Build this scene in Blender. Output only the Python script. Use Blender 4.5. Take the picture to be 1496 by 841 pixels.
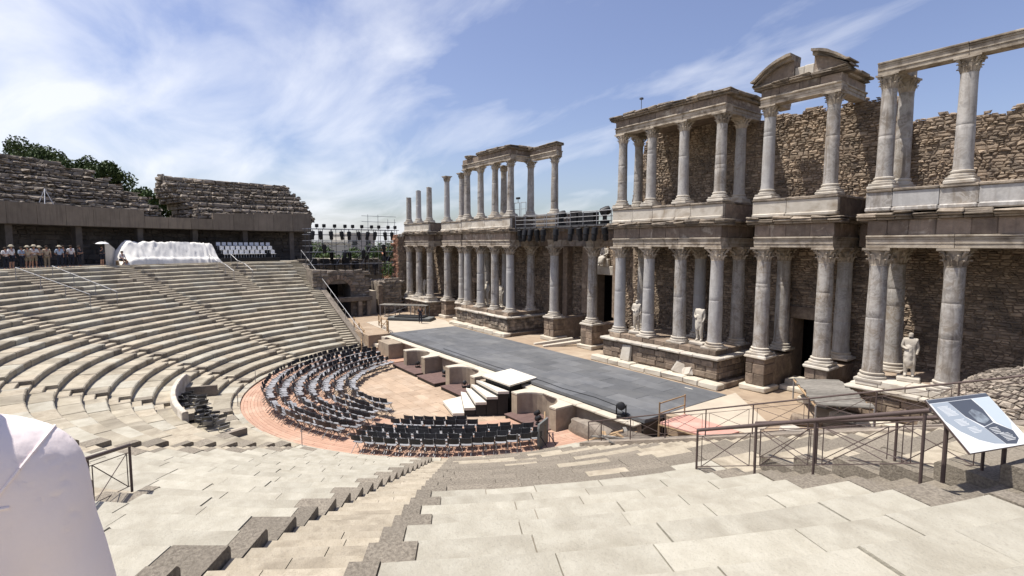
import bpy, bmesh, math, random
from mathutils import Vector, Matrix, noise
R = math.radians
rng = random.Random(7)
scene = bpy.context.scene
for o in list(bpy.data.objects): bpy.data.objects.remove(o)
COL = scene.collection

# ---------------------------------------------------------------- camera, sky, sun, exposure
Z0 = 3.27                                   # height of the column bases over the orchestra floor
CAM = Vector((29.869, -26.61, 5.8776 + Z0))
yaw, pitch, roll, FPX, PW, PH = 0.9336, 0.0833, 0.0024, 748.53, 1496, 841
fw = Vector((-math.sin(yaw)*math.cos(pitch), math.cos(yaw)*math.cos(pitch), -math.sin(pitch)))
rt = Vector((math.cos(yaw), math.sin(yaw), 0)); up = rt.cross(fw)
rt, up = rt*math.cos(roll)+up*math.sin(roll), -rt*math.sin(roll)+up*math.cos(roll)
cd = bpy.data.cameras.new('camera'); cam = bpy.data.objects.new('camera', cd); COL.objects.link(cam)
cam.matrix_world = Matrix(((rt.x, up.x, -fw.x, CAM.x), (rt.y, up.y, -fw.y, CAM.y), (rt.z, up.z, -fw.z, CAM.z), (0, 0, 0, 1)))
cd.sensor_width = 36; cd.lens = FPX/PW*36; cd.clip_start = 0.05; cd.clip_end = 3000
scene.camera = cam
def ray(x, y): return fw + rt*((x-PW/2)/FPX) - up*((y-PH/2)/FPX)
def at_dist(x, y, t): return CAM + ray(x, y)*t
def at_z(x, y, z):
    d = ray(x, y); return CAM + d*((z-CAM.z)/d.z)

SUN_EL = R(67); SH = Vector((0.60, 0.80, 0)).normalized()      # horizontal direction in which shadows fall
to_sun = Vector((-SH.x*math.cos(SUN_EL), -SH.y*math.cos(SUN_EL), math.sin(SUN_EL)))
sl = bpy.data.lights.new('sun', 'SUN'); sl.energy = 5.0; sl.angle = R(0.53); sl.color = (1.0, 0.955, 0.88)
so = bpy.data.objects.new('sun', sl); COL.objects.link(so); so.location = (0, 0, 60)
so.rotation_euler = to_sun.to_track_quat('Z', 'Y').to_euler()

W = bpy.data.worlds.new('World'); scene.world = W; W.use_nodes = True
nt = W.node_tree; nt.nodes.clear()
def N(t, typ, **kw):
    n = t.nodes.new(typ)
    for k, v in kw.items(): setattr(n, k, v)
    return n
def ramp(t, pts):
    n = N(t, 'ShaderNodeValToRGB'); e = n.color_ramp.elements
    while len(e) < len(pts): e.new(0.5)
    for i, (p, c) in enumerate(pts):
        e[i].position = p; e[i].color = (c, c, c, 1) if not isinstance(c, tuple) else (*c[:3], 1)
    return n
wo = N(nt, 'ShaderNodeOutputWorld'); bg = N(nt, 'ShaderNodeBackground'); bg.inputs[1].default_value = 0.082
sky = N(nt, 'ShaderNodeTexSky', sky_type='NISHITA', sun_disc=False)
sky.sun_elevation = SUN_EL; sky.sun_rotation = math.atan2(to_sun.x, to_sun.y)
sky.altitude = 220; sky.air_density = 1.05; sky.dust_density = 2.2; sky.ozone_density = 1.6
tc = N(nt, 'ShaderNodeTexCoord'); sep = N(nt, 'ShaderNodeSeparateXYZ'); nt.links.new(tc.outputs['Generated'], sep.inputs[0])
za = N(nt, 'ShaderNodeMath', operation='ADD'); za.inputs[1].default_value = 0.22; nt.links.new(sep.outputs[2], za.inputs[0])
dx = N(nt, 'ShaderNodeMath', operation='DIVIDE'); dy = N(nt, 'ShaderNodeMath', operation='DIVIDE')
for k, d in ((0, dx), (1, dy)): nt.links.new(sep.outputs[k], d.inputs[0]); nt.links.new(za.outputs[0], d.inputs[1])
cmb = N(nt, 'ShaderNodeCombineXYZ'); nt.links.new(dx.outputs[0], cmb.inputs[0]); nt.links.new(dy.outputs[0], cmb.inputs[1])
mp = N(nt, 'ShaderNodeMapping'); mp.inputs['Rotation'].default_value = (0, 0, R(-28)); mp.inputs['Scale'].default_value = (0.62, 1.25, 1)
nt.links.new(cmb.outputs[0], mp.inputs[0])
def wnoise(scale, det, dist, off):
    n = N(nt, 'ShaderNodeTexNoise'); n.inputs['Scale'].default_value = scale; n.inputs['Detail'].default_value = det
    n.inputs['Roughness'].default_value = 0.55; n.inputs['Distortion'].default_value = dist
    a = N(nt, 'ShaderNodeVectorMath', operation='ADD'); a.inputs[1].default_value = off
    nt.links.new(mp.outputs[0], a.inputs[0]); nt.links.new(a.outputs[0], n.inputs['Vector']); return n
n1 = wnoise(2.1, 10, 0.45, (3.1, 7.7, 0)); n2 = wnoise(0.75, 3, 0.2, (1.3, 2.2, 0))
mul = N(nt, 'ShaderNodeMath', operation='MULTIPLY_ADD'); mul.inputs[1].default_value = 0.95; nt.links.new(n2.outputs[0], mul.inputs[0]); nt.links.new(n1.outputs[0], mul.inputs[2])
# thin high cloud thickens towards one side of the sky, as a weather front does
drift = N(nt, 'ShaderNodeMath', operation='MULTIPLY_ADD'); drift.inputs[1].default_value = -0.34; nt.links.new(sep.outputs[0], drift.inputs[0]); nt.links.new(mul.outputs[0], drift.inputs[2])
drift2 = N(nt, 'ShaderNodeMath', operation='MULTIPLY_ADD'); drift2.inputs[1].default_value = -0.20; nt.links.new(sep.outputs[1], drift2.inputs[0]); nt.links.new(drift.outputs[0], drift2.inputs[2])
cr = ramp(nt, [(0.93, 0.0), (1.0, 0.55)]); 
sc = N(nt, 'ShaderNodeMath', operation='MULTIPLY_ADD'); sc.inputs[1].default_value = 1.0; sc.inputs[2].default_value = 0.0
cr.color_ramp.elements[0].position = 0.0; cr.color_ramp.elements[1].position = 1.0; cr.color_ramp.elements[1].color = (0.8, 0.8, 0.8, 1)
mr = N(nt, 'ShaderNodeMapRange'); mr.inputs['From Min'].default_value = 1.09; mr.inputs['From Max'].default_value = 1.48
nt.links.new(drift2.outputs[0], mr.inputs['Value']); nt.links.new(mr.outputs[0], cr.inputs[0])
hs = N(nt, 'ShaderNodeHueSaturation'); hs.inputs['Saturation'].default_value = 0.93; hs.inputs['Hue'].default_value = 0.511; hs.inputs['Value'].default_value = 1.3
nt.links.new(sky.outputs[0], hs.inputs['Color'])
tn = N(nt, 'ShaderNodeMix', data_type='RGBA', blend_type='MULTIPLY'); tn.inputs[0].default_value = 1.0; tn.inputs[7].default_value = (1.0, 1.0, 1.08, 1); nt.links.new(hs.outputs[0], tn.inputs[6])
mx = N(nt, 'ShaderNodeMix', data_type='RGBA'); nt.links.new(cr.outputs[0], mx.inputs[0]); nt.links.new(tn.outputs[2], mx.inputs[6]); mx.inputs[7].default_value = (9.4, 9.6, 10.2, 1)
nt.links.new(mx.outputs[2], bg.inputs[0]); nt.links.new(bg.outputs[0], wo.inputs[0])

scene.view_settings.view_transform = 'Standard'; scene.view_settings.look = 'None'
scene.view_settings.exposure = 0.46; scene.view_settings.gamma = 1.0
scene.view_settings.use_curve_mapping = False
scene.render.engine = 'CYCLES'

# ---------------------------------------------------------------- materials
MAT = {}
def mat(name, c1, c2=None, dirt=None, scale=2.0, rough=0.85, bump=0.25, bscale=18.0, vary=0.2, spec=0.3, metal=0.0, dscale=0.35, dmin=0.5, dmax=0.72, vein=None, local=False, bdist=0.02, pits=0.0, lo=0.32, hi=0.68, veinw=0.45, streak=None, stw=0.6, tone=None):
    m = bpy.data.materials.new(name); m.use_nodes = True; t = m.node_tree; t.nodes.clear(); MAT[name] = m
    out = N(t, 'ShaderNodeOutputMaterial'); b = N(t, 'ShaderNodeBsdfPrincipled'); t.links.new(b.outputs[0], out.inputs[0])
    b.inputs['Roughness'].default_value = rough; b.inputs['Metallic'].default_value = metal
    b.inputs['Specular IOR Level'].default_value = spec
    if local: pos = N(t, 'ShaderNodeTexCoord').outputs['Object']
    else: pos = N(t, 'ShaderNodeNewGeometry').outputs['Position']
    def nz(s, det=8, dist=0.0, ro=0.6):
        n = N(t, 'ShaderNodeTexNoise'); n.inputs['Scale'].default_value = s; n.inputs['Detail'].default_value = det
        n.inputs['Distortion'].default_value = dist; n.inputs['Roughness'].default_value = ro
        t.links.new(pos, n.inputs['Vector']); return n
    c2 = c2 or tuple(x*0.75 for x in c1)
    a = nz(scale); r = ramp(t, [(lo, c1), (hi, c2)]); t.links.new(a.outputs[0], r.inputs[0]); colr = r.outputs[0]
    if dirt:
        d = nz(dscale*scale, 6, 0.6); rr = ramp(t, [(dmin, 0.0), (dmax, 1.0)]); t.links.new(d.outputs[0], rr.inputs[0])
        x = N(t, 'ShaderNodeMix', data_type='RGBA'); t.links.new(rr.outputs[0], x.inputs[0]); t.links.new(colr, x.inputs[6]); x.inputs[7].default_value = (*dirt, 1); colr = x.outputs[2]
    if vein:
        d = nz(scale*1.0, 3, 1.6); rr = ramp(t, [(0.42, 0.0), (0.5, veinw), (0.58, 0.0)]); t.links.new(d.outputs[0], rr.inputs[0])
        x = N(t, 'ShaderNodeMix', data_type='RGBA'); t.links.new(rr.outputs[0], x.inputs[0]); t.links.new(colr, x.inputs[6]); x.inputs[7].default_value = (*vein, 1); colr = x.outputs[2]
    if streak:
        mp_ = N(t, 'ShaderNodeMapping'); mp_.inputs['Scale'].default_value = (5.5, 5.5, 0.45); t.links.new(pos, mp_.inputs[0])
        d = N(t, 'ShaderNodeTexNoise'); d.inputs['Scale'].default_value = 1.0; d.inputs['Detail'].default_value = 7; d.inputs['Distortion'].default_value = 0.5; t.links.new(mp_.outputs[0], d.inputs['Vector'])
        rr = ramp(t, [(0.5, 0.0), (0.72, stw)]); t.links.new(d.outputs[0], rr.inputs[0])
        x = N(t, 'ShaderNodeMix', data_type='RGBA'); t.links.new(rr.outputs[0], x.inputs[0]); t.links.new(colr, x.inputs[6]); x.inputs[7].default_value = (*streak, 1); colr = x.outputs[2]
    if tone:
        oi2 = N(t, 'ShaderNodeObjectInfo'); rr = ramp(t, [(0.45, 0.0), (1.0, 0.75)]); t.links.new(oi2.outputs['Random'], rr.inputs[0])
        x = N(t, 'ShaderNodeMix', data_type='RGBA'); t.links.new(rr.outputs[0], x.inputs[0]); t.links.new(colr, x.inputs[6]); x.inputs[7].default_value = (*tone, 1); colr = x.outputs[2]
    if pits:
        v = nz(bscale*2.2, 5, 0.4, 0.65)
        rr = ramp(t, [(0.33, 1.0), (0.45, 0.0)]); t.links.new(v.outputs[0], rr.inputs[0])
        g = N(t, 'ShaderNodeMath', operation='MULTIPLY'); g.inputs[1].default_value = pits; t.links.new(rr.outputs[0], g.inputs[0])
        x = N(t, 'ShaderNodeMix', data_type='RGBA'); t.links.new(g.outputs[0], x.inputs[0]); t.links.new(colr, x.inputs[6]); x.inputs[7].default_value = (*[k*0.35 for k in c2], 1); colr = x.outputs[2]
    if vary:
        oi = N(t, 'ShaderNodeObjectInfo'); at = N(t, 'ShaderNodeAttribute', attribute_name='tint')
        cp = N(t, 'ShaderNodeMath', operation='COMPARE'); cp.inputs[1].default_value = 0.0; cp.inputs[2].default_value = 1e-5; t.links.new(at.outputs['Fac'], cp.inputs[0])
        ad = N(t, 'ShaderNodeMath', operation='ADD'); ad.inputs[1].default_value = 0.5; t.links.new(at.outputs['Fac'], ad.inputs[0])
        s = N(t, 'ShaderNodeMix'); t.links.new(cp.outputs[0], s.inputs[0]); t.links.new(ad.outputs[0], s.inputs[2]); t.links.new(oi.outputs['Random'], s.inputs[3])
        k = N(t, 'ShaderNodeMath', operation='MULTIPLY_ADD'); k.inputs[1].default_value = vary*1.6; k.inputs[2].default_value = 1-vary*0.8; t.links.new(s.outputs[0], k.inputs[0])
        h = N(t, 'ShaderNodeHueSaturation'); t.links.new(colr, h.inputs['Color']); t.links.new(k.outputs[0], h.inputs['Value']); colr = h.outputs[0]
    t.links.new(colr, b.inputs['Base Color'])
    if bump:
        f = nz(bscale, 10, 0.0, 0.7); bp = N(t, 'ShaderNodeBump'); bp.inputs['Strength'].default_value = bump; bp.inputs['Distance'].default_value = bdist
        t.links.new(f.outputs[0], bp.inputs['Height']); t.links.new(bp.outputs[0], b.inputs['Normal'])
    return m
mat('slab_stone', (0.398, 0.373, 0.308), (0.33, 0.305, 0.245), dirt=(0.255, 0.23, 0.18), scale=3.4, bump=0.8, bscale=18, vary=0.09, dscale=0.35, dmin=0.47, dmax=0.80, pits=0.25)
mat('granite', (0.275, 0.24, 0.19), (0.15, 0.128, 0.10), dirt=(0.215, 0.187, 0.148), scale=24, bump=1.0, bscale=30, vary=0.16, pits=0.3, bdist=0.03, lo=0.36, hi=0.64, dscale=0.06)
mat('step_stone', (0.40, 0.35, 0.27), (0.32, 0.275, 0.205), dirt=(0.23, 0.195, 0.145), scale=5, bump=0.9, bscale=18, vary=0.11, pits=0.35)
mat('seat_far', (0.385, 0.345, 0.27), (0.29, 0.255, 0.192), dirt=(0.185, 0.158, 0.118), scale=1.6, bump=0.7, bscale=10, vary=0.22, dmin=0.46, dmax=0.72, pits=0.2)
mat('core', (0.30, 0.26, 0.205), (0.22, 0.19, 0.15), scale=3, bump=0.4, vary=0)
mat('marble', (0.415, 0.385, 0.35), (0.22, 0.203, 0.185), dirt=(0.265, 0.215, 0.16), scale=2.1, rough=0.6, bump=0.45, bscale=8, vary=0.18, vein=(0.50, 0.475, 0.44), dscale=0.5, dmin=0.48, dmax=0.70, veinw=0.55, streak=(0.17, 0.138, 0.107), stw=0.85, tone=(0.32, 0.318, 0.315), lo=0.36, hi=0.64)
mat('marble_pale', (0.50, 0.46, 0.40), (0.40, 0.36, 0.30), dirt=(0.26, 0.21, 0.155), scale=2.4, rough=0.7, bump=0.5, bscale=12, vary=0.16)
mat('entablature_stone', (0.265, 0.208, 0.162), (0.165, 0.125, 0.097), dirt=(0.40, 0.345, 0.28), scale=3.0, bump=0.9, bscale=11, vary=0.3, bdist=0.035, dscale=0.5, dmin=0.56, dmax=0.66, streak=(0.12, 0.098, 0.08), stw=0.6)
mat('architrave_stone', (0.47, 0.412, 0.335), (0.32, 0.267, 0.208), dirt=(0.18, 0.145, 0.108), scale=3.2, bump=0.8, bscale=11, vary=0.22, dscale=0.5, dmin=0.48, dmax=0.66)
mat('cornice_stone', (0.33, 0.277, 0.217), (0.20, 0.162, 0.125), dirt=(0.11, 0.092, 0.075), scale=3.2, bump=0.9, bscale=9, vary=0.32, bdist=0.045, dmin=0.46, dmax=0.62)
mat('rubble', (0.365, 0.285, 0.207), (0.20, 0.153, 0.113), dirt=(0.135, 0.115, 0.098), scale=2.6, bump=0.9, bscale=14, vary=0.55, bdist=0.03)
mat('mortar', (0.25, 0.19, 0.135), (0.16, 0.12, 0.088), scale=3, bump=0.8, bscale=18, vary=0)
mat('podium_stone', (0.235, 0.178, 0.132), (0.14, 0.108, 0.083), dirt=(0.33, 0.262, 0.195), scale=3.8, bump=1.0, bscale=12, vary=0.42, bdist=0.04, dmin=0.52, dmax=0.68)
mat('old_stone', (0.26, 0.22, 0.178), (0.15, 0.127, 0.104), dirt=(0.33, 0.28, 0.225), scale=2.2, bump=0.9, bscale=8, vary=0.45, bdist=0.05)
mat('parapet', (0.225, 0.185, 0.143), (0.17, 0.138, 0.106), scale=1.2, bump=0.3, bscale=12, vary=0.16, streak=(0.10, 0.083, 0.066), stw=0.6)
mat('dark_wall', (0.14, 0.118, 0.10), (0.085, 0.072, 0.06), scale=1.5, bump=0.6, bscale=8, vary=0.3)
mat('painted_shade', (0.012, 0.011, 0.010), (0.008, 0.008, 0.008), bump=0, vary=0)  # near-black colour standing in for the shade inside openings
mat('brick', (0.30, 0.155, 0.10), (0.22, 0.12, 0.08), scale=4, bump=0.7, vary=0.35)
mat('stage_panel', (0.115, 0.119, 0.127), (0.085, 0.088, 0.094), dirt=(0.16, 0.16, 0.158), scale=1.2, rough=0.8, bump=0.12, bscale=30, vary=0.2, dmin=0.45, dmax=0.85)
mat('pink_board', (0.43, 0.265, 0.19), (0.37, 0.225, 0.158), dirt=(0.47, 0.335, 0.25), scale=1.4, bump=0.2, bscale=22, vary=0.12)
mat('tan_slab', (0.395, 0.295, 0.21), (0.32, 0.235, 0.166), dirt=(0.435, 0.345, 0.26), scale=1.7, bump=0.4, bscale=14, vary=0.13)
mat('pale_floor', (0.44, 0.38, 0.30), (0.37, 0.32, 0.255), scale=1.2, bump=0.15, vary=0.06)
mat('dirt', (0.335, 0.255, 0.18), (0.25, 0.187, 0.132), dirt=(0.40, 0.325, 0.24), scale=1.2, bump=0.7, bscale=9, vary=0)
mat('ground_soil', (0.28, 0.235, 0.16), (0.20, 0.18, 0.115), dirt=(0.09, 0.10, 0.045), scale=0.15, bump=0.5, bscale=3, vary=0)
mat('pulpitum', (0.33, 0.27, 0.20), (0.25, 0.20, 0.15), dirt=(0.19, 0.15, 0.115), scale=2.5, bump=0.5, vary=0.18)
mat('cap_stone', (0.52, 0.47, 0.385), (0.45, 0.40, 0.32), scale=3, bump=0.4, vary=0.10)
mat('white_board', (0.62, 0.58, 0.505), (0.56, 0.52, 0.45), dirt=(0.50, 0.455, 0.385), scale=2, bump=0.1, vary=0.08, rough=0.7)
mat('brown_deck', (0.145, 0.092, 0.08), (0.11, 0.07, 0.062), scale=3, bump=0.15, vary=0.10)
mat('black_paint', (0.012, 0.012, 0.014), (0.017, 0.017, 0.019), bump=0, vary=0.15, rough=0.5)
mat('chair_seat', (0.27, 0.27, 0.28), (0.22, 0.22, 0.23), scale=12, bump=0.05, vary=0.3, rough=0.45, local=True)
mat('chair_back', (0.026, 0.027, 0.031), (0.038, 0.039, 0.043), scale=9, bump=0.05, vary=0.4, rough=0.4, local=True)
mat('chair_frame', (0.16, 0.16, 0.165), (0.20, 0.20, 0.205), bump=0, vary=0.2, rough=0.4, metal=0.5)
mat('rail_steel', (0.085, 0.062, 0.057), (0.105, 0.076, 0.068), scale=14, bump=0.12, bscale=60, vary=0.06, rough=0.55, metal=0.2, bdist=0.005)
mat('galv_steel', (0.34, 0.34, 0.345), (0.24, 0.24, 0.25), scale=6, bump=0.05, vary=0.1, rough=0.5, metal=0.6)
mat('dark_steel', (0.10, 0.10, 0.105), (0.07, 0.07, 0.075), scale=6, bump=0.05, vary=0.1, rough=0.5, metal=0.4)
mat('grey_panel', (0.145, 0.15, 0.145), (0.125, 0.13, 0.125), scale=3, bump=0.1, vary=0.06, rough=0.6)
mat('wood', (0.36, 0.25, 0.145), (0.26, 0.175, 0.10), scale=5, bump=0.3, vary=0.25)
mat('grey_plank', (0.20, 0.185, 0.165), (0.14, 0.13, 0.115), scale=5, bump=0.5, bscale=24, vary=0.28)
mat('red_carpet', (0.50, 0.27, 0.22), (0.45, 0.235, 0.19), dirt=(0.53, 0.33, 0.275), scale=3, bump=0.2, bscale=60, vary=0.03, rough=0.95)
mat('tarp', (0.72, 0.70, 0.655), (0.65, 0.63, 0.585), scale=1.2, bump=0.2, bscale=3, vary=0, rough=0.65)
mat('white_plastic', (0.70, 0.70, 0.70), (0.66, 0.66, 0.67), bump=0, vary=0.06, rough=0.4)
mat('skin', (0.42, 0.245, 0.175), (0.36, 0.205, 0.145), scale=8, bump=0.05, vary=0, local=True)
mat('hair', (0.03, 0.02, 0.014), (0.05, 0.033, 0.022), scale=20, bump=0.4, bscale=60, vary=0.3, local=True)
mat('shirt_white', (0.68, 0.655, 0.65), (0.62, 0.595, 0.595), scale=3, bump=0.22, bscale=9, vary=0.05, local=True, bdist=0.03, spec=0.15)
mat('shirt_near', (0.84, 0.745, 0.715), (0.80, 0.70, 0.675), scale=4, bump=0.35, bscale=45, vary=0, local=True, bdist=0.004, spec=0.1)
mat('shirt_blue', (0.33, 0.40, 0.50), (0.28, 0.34, 0.44), scale=6, bump=0.1, vary=0.1, local=True)
mat('shirt_beige', (0.46, 0.37, 0.27), (0.40, 0.32, 0.23), scale=6, bump=0.1, vary=0.15, local=True)
mat('shirt_dark', (0.03, 0.033, 0.045), (0.022, 0.024, 0.032), scale=6, bump=0.1, vary=0.15, local=True)
mat('cloth_navy', (0.022, 0.026, 0.042), (0.017, 0.02, 0.03), scale=6, bump=0.1, vary=0.2, local=True)
mat('cloth_khaki', (0.30, 0.24, 0.17), (0.26, 0.205, 0.145), scale=6, bump=0.1, vary=0.1, local=True)
mat('straw', (0.60, 0.54, 0.42), (0.52, 0.46, 0.35), scale=20, bump=0.3, vary=0.1, local=True)
mat('white_wall', (0.50, 0.475, 0.43), (0.43, 0.41, 0.37), scale=0.6, bump=0.1, vary=0.08)
mat('roof_tile', (0.34, 0.16, 0.10), (0.27, 0.125, 0.08), scale=3, bump=0.5, vary=0.1)
mat('glass_dark', (0.03, 0.035, 0.045), (0.04, 0.045, 0.055), bump=0, vary=0, rough=0.15, spec=0.6)
mat('bark', (0.10, 0.07, 0.05), (0.07, 0.05, 0.035), scale=4, bump=0.8, vary=0.1)
mat('leaf_pine', (0.07, 0.10, 0.036), (0.042, 0.066, 0.024), scale=0.7, bump=0, vary=0.5, rough=0.7)
mat('leaf_green', (0.065, 0.105, 0.03), (0.04, 0.07, 0.02), scale=0.7, bump=0, vary=0.5, rough=0.7)
mat('board_white', (0.76, 0.77, 0.75), (0.74, 0.75, 0.735), bump=0, vary=0, rough=0.35)
mat('board_pale', (0.50, 0.56, 0.60), (0.48, 0.54, 0.585), bump=0, vary=0, rough=0.35)
mat('board_mid', (0.34, 0.38, 0.42), (0.32, 0.36, 0.40), bump=0, vary=0, rough=0.35)
mat('board_dark', (0.085, 0.095, 0.115), (0.075, 0.085, 0.105), bump=0, vary=0, rough=0.35)
mat('board_photo', (0.30, 0.34, 0.37), (0.06, 0.065, 0.08), scale=9, bump=0, vary=0, rough=0.35)

# ---------------------------------------------------------------- mesh helpers
class MB:
    def __init__(s): s.v = []; s.f = []; s.t = []; s.tint = 0.0
    def add(s, vs, fs, tint=None):
        k = len(s.v); s.v += [tuple(v) for v in vs]; s.f += [tuple(i+k for i in f) for f in fs]
        s.t += [s.tint if tint is None else tint]*len(fs)
    def box(s, x0, x1, y0, y1, z0, z1, j=0.0, M=None, tint=None):
        vs = [Vector((x, y, z)) for z in (z0, z1) for y in (y0, y1) for x in (x0, x1)]
        if j: vs = [v+Vector((rng.uniform(-j, j), rng.uniform(-j, j), rng.uniform(-j, j))) for v in vs]
        if M: vs = [M @ v for v in vs]
        s.add(vs, [(0, 2, 3, 1), (4, 5, 7, 6), (0, 1, 5, 4), (2, 6, 7, 3), (0, 4, 6, 2), (1, 3, 7, 5)], tint)
    def cbox(s, x0, x1, y0, y1, z0, z1, c=0.02, j=0.0, M=None, tint=None):
        """box with chamfered edges and slightly uneven corners"""
        c = min(c, (x1-x0)*.3, (y1-y0)*.3, (z1-z0)*.3); vs = []; idx = {}
        X, Y, Zz = (x0, x1), (y0, y1), (z0, z1)
        for a in (0, 1):
            for b in (0, 1):
                for d in (0, 1):
                    o = Vector((rng.uniform(-j, j), rng.uniform(-j, j), rng.uniform(-j, j)))
                    p = Vector((X[a], Y[b], Zz[d])) + o
                    sx, sy, sz = (1-2*a)*c, (1-2*b)*c, (1-2*d)*c
                    for ax, off in ((0, (0, sy, sz)), (1, (sx, 0, sz)), (2, (sx, sy, 0))):
                        idx[(a, b, d, ax)] = len(vs); q = p+Vector(off); vs.append(M @ q if M else q)
        I = lambda a, b, d, ax: idx[(a, b, d, ax)]
        F = []
        F.append([I(0, 0, 0, 0), I(0, 0, 1, 0), I(0, 1, 1, 0), I(0, 1, 0, 0)]); F.append([I(1, 0, 0, 0), I(1, 1, 0, 0), I(1, 1, 1, 0), I(1, 0, 1, 0)])
        F.append([I(0, 0, 0, 1), I(1, 0, 0, 1), I(1, 0, 1, 1), I(0, 0, 1, 1)]); F.append([I(0, 1, 0, 1), I(0, 1, 1, 1), I(1, 1, 1, 1), I(1, 1, 0, 1)])
        F.append([I(0, 0, 0, 2), I(0, 1, 0, 2), I(1, 1, 0, 2), I(1, 0, 0, 2)]); F.append([I(0, 0, 1, 2), I(1, 0, 1, 2), I(1, 1, 1, 2), I(0, 1, 1, 2)])
        for a in (0, 1):
            for b in (0, 1):
                q = [I(a, b, 0, 0), I(a, b, 1, 0), I(a, b, 1, 1), I(a, b, 0, 1)]; F.append(q if a == b else q[::-1])
            for d in (0, 1):
                q = [I(a, 0, d, 0), I(a, 0, d, 2), I(a, 1, d, 2), I(a, 1, d, 0)]; F.append(q if a == d else q[::-1])
        for b in (0, 1):
            for d in (0, 1):
                q = [I(0, b, d, 1), I(1, b, d, 1), I(1, b, d, 2), I(0, b, d, 2)]; F.append(q if b == d else q[::-1])
        for a in (0, 1):
            for b in (0, 1):
                for d in (0, 1):
                    q = [I(a, b, d, 0), I(a, b, d, 1), I(a, b, d, 2)]; F.append(q if (a+b+d) % 2 == 0 else q[::-1])
        s.add(vs, F, tint)
    def tube(s, p, q, r, n=6, r2=None, cap=True):
        p, q = Vector(p), Vector(q); d = (q-p).normalized(); a = d.orthogonal().normalized(); b = d.cross(a); r2 = r if r2 is None else r2
        vs = []
        for c, rr in ((p, r), (q, r2)):
            vs += [c+(a*math.cos(2*math.pi*i/n)+b*math.sin(2*math.pi*i/n))*rr for i in range(n)]
        fs = [(i, (i+1) % n, n+(i+1) % n, n+i) for i in range(n)]
        if cap: fs += [tuple(range(n-1, -1, -1)), tuple(range(n, 2*n))]
        s.add(vs, fs)
    def path(s, pts, r, n=6):
        for a, b in zip(pts[:-1], pts[1:]): s.tube(a, b, r, n)
    def lathe(s, prof, n=20, M=None, jit=0.0, cap=True):
        k = len(prof); vs = []
        for i in range(n):
            a = 2*math.pi*i/n
            for (r, z) in prof:
                q = r*(1+rng.uniform(-jit, jit)); v = Vector((q*math.cos(a), q*math.sin(a), z)); vs.append(M @ v if M else v)
        fs = [(i*k+j, ((i+1) % n)*k+j, ((i+1) % n)*k+j+1, i*k+j+1) for i in range(n) for j in range(k-1)]
        if cap: fs += [tuple(i*k for i in range(n-1, -1, -1)), tuple(i*k+k-1 for i in range(n))]
        s.add(vs, fs)
    def prism(s, poly, z0, z1, axis='z', tint=None):
        """poly: list of 2D points (counter-clockwise); extruded along axis"""
        def P(a, b, h):
            return {'z': (a, b, h), 'y': (a, h, b), 'x': (h, a, b)}[axis]
        n = len(poly); vs = [P(a, b, z0) for a, b in poly]+[P(a, b, z1) for a, b in poly]
        fs = [tuple(range(n-1, -1, -1)), tuple(range(n, 2*n))]+[(i, (i+1) % n, n+(i+1) % n, n+i) for i in range(n)]
        s.add(vs, fs, tint)
    def build(s, name, m, parent=None, smooth=False, kind=None, label=None, fix=False):
        me = bpy.data.meshes.new(name); me.from_pydata(s.v, [], s.f)
        if any(s.t):
            a = me.attributes.new('tint', 'FLOAT', 'FACE'); a.data.foreach_set('value', s.t)
        if fix:
            bm = bmesh.new(); bm.from_mesh(me); bmesh.ops.recalc_face_normals(bm, faces=bm.faces); bm.to_mesh(me); bm.free()
        me.materials.append(MAT[m])
        if smooth: me.shade_smooth(); me.set_sharp_from_angle(angle=R(38))
        return link(name, me, parent, kind, label)
def link(name, me, parent=None, kind=None, label=None, M=None):
    o = bpy.data.objects.new(name, me); COL.objects.link(o)
    if M is not None: o.matrix_world = M
    if parent is not None: o.parent = parent
    if kind: o['kind'] = kind
    if label: o['label'] = label
    return o
def thing(name, label, cat, loc=(0, 0, 0), rz=0, group=None):
    o = bpy.data.objects.new(name, None); COL.objects.link(o); o.location = loc; o.rotation_euler = (0, 0, rz); o.empty_display_size = 0.3
    return tag(o, label, cat, group)
def tag(o, label, cat, group=None):
    o['label'] = label; o['category'] = cat
    if group: o['group'] = group
    return o
def copy_tree(o, parent=None):
    c = o.copy(); COL.objects.link(c); c.parent = parent
    for ch in o.children: copy_tree(ch, c)
    return c
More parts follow.
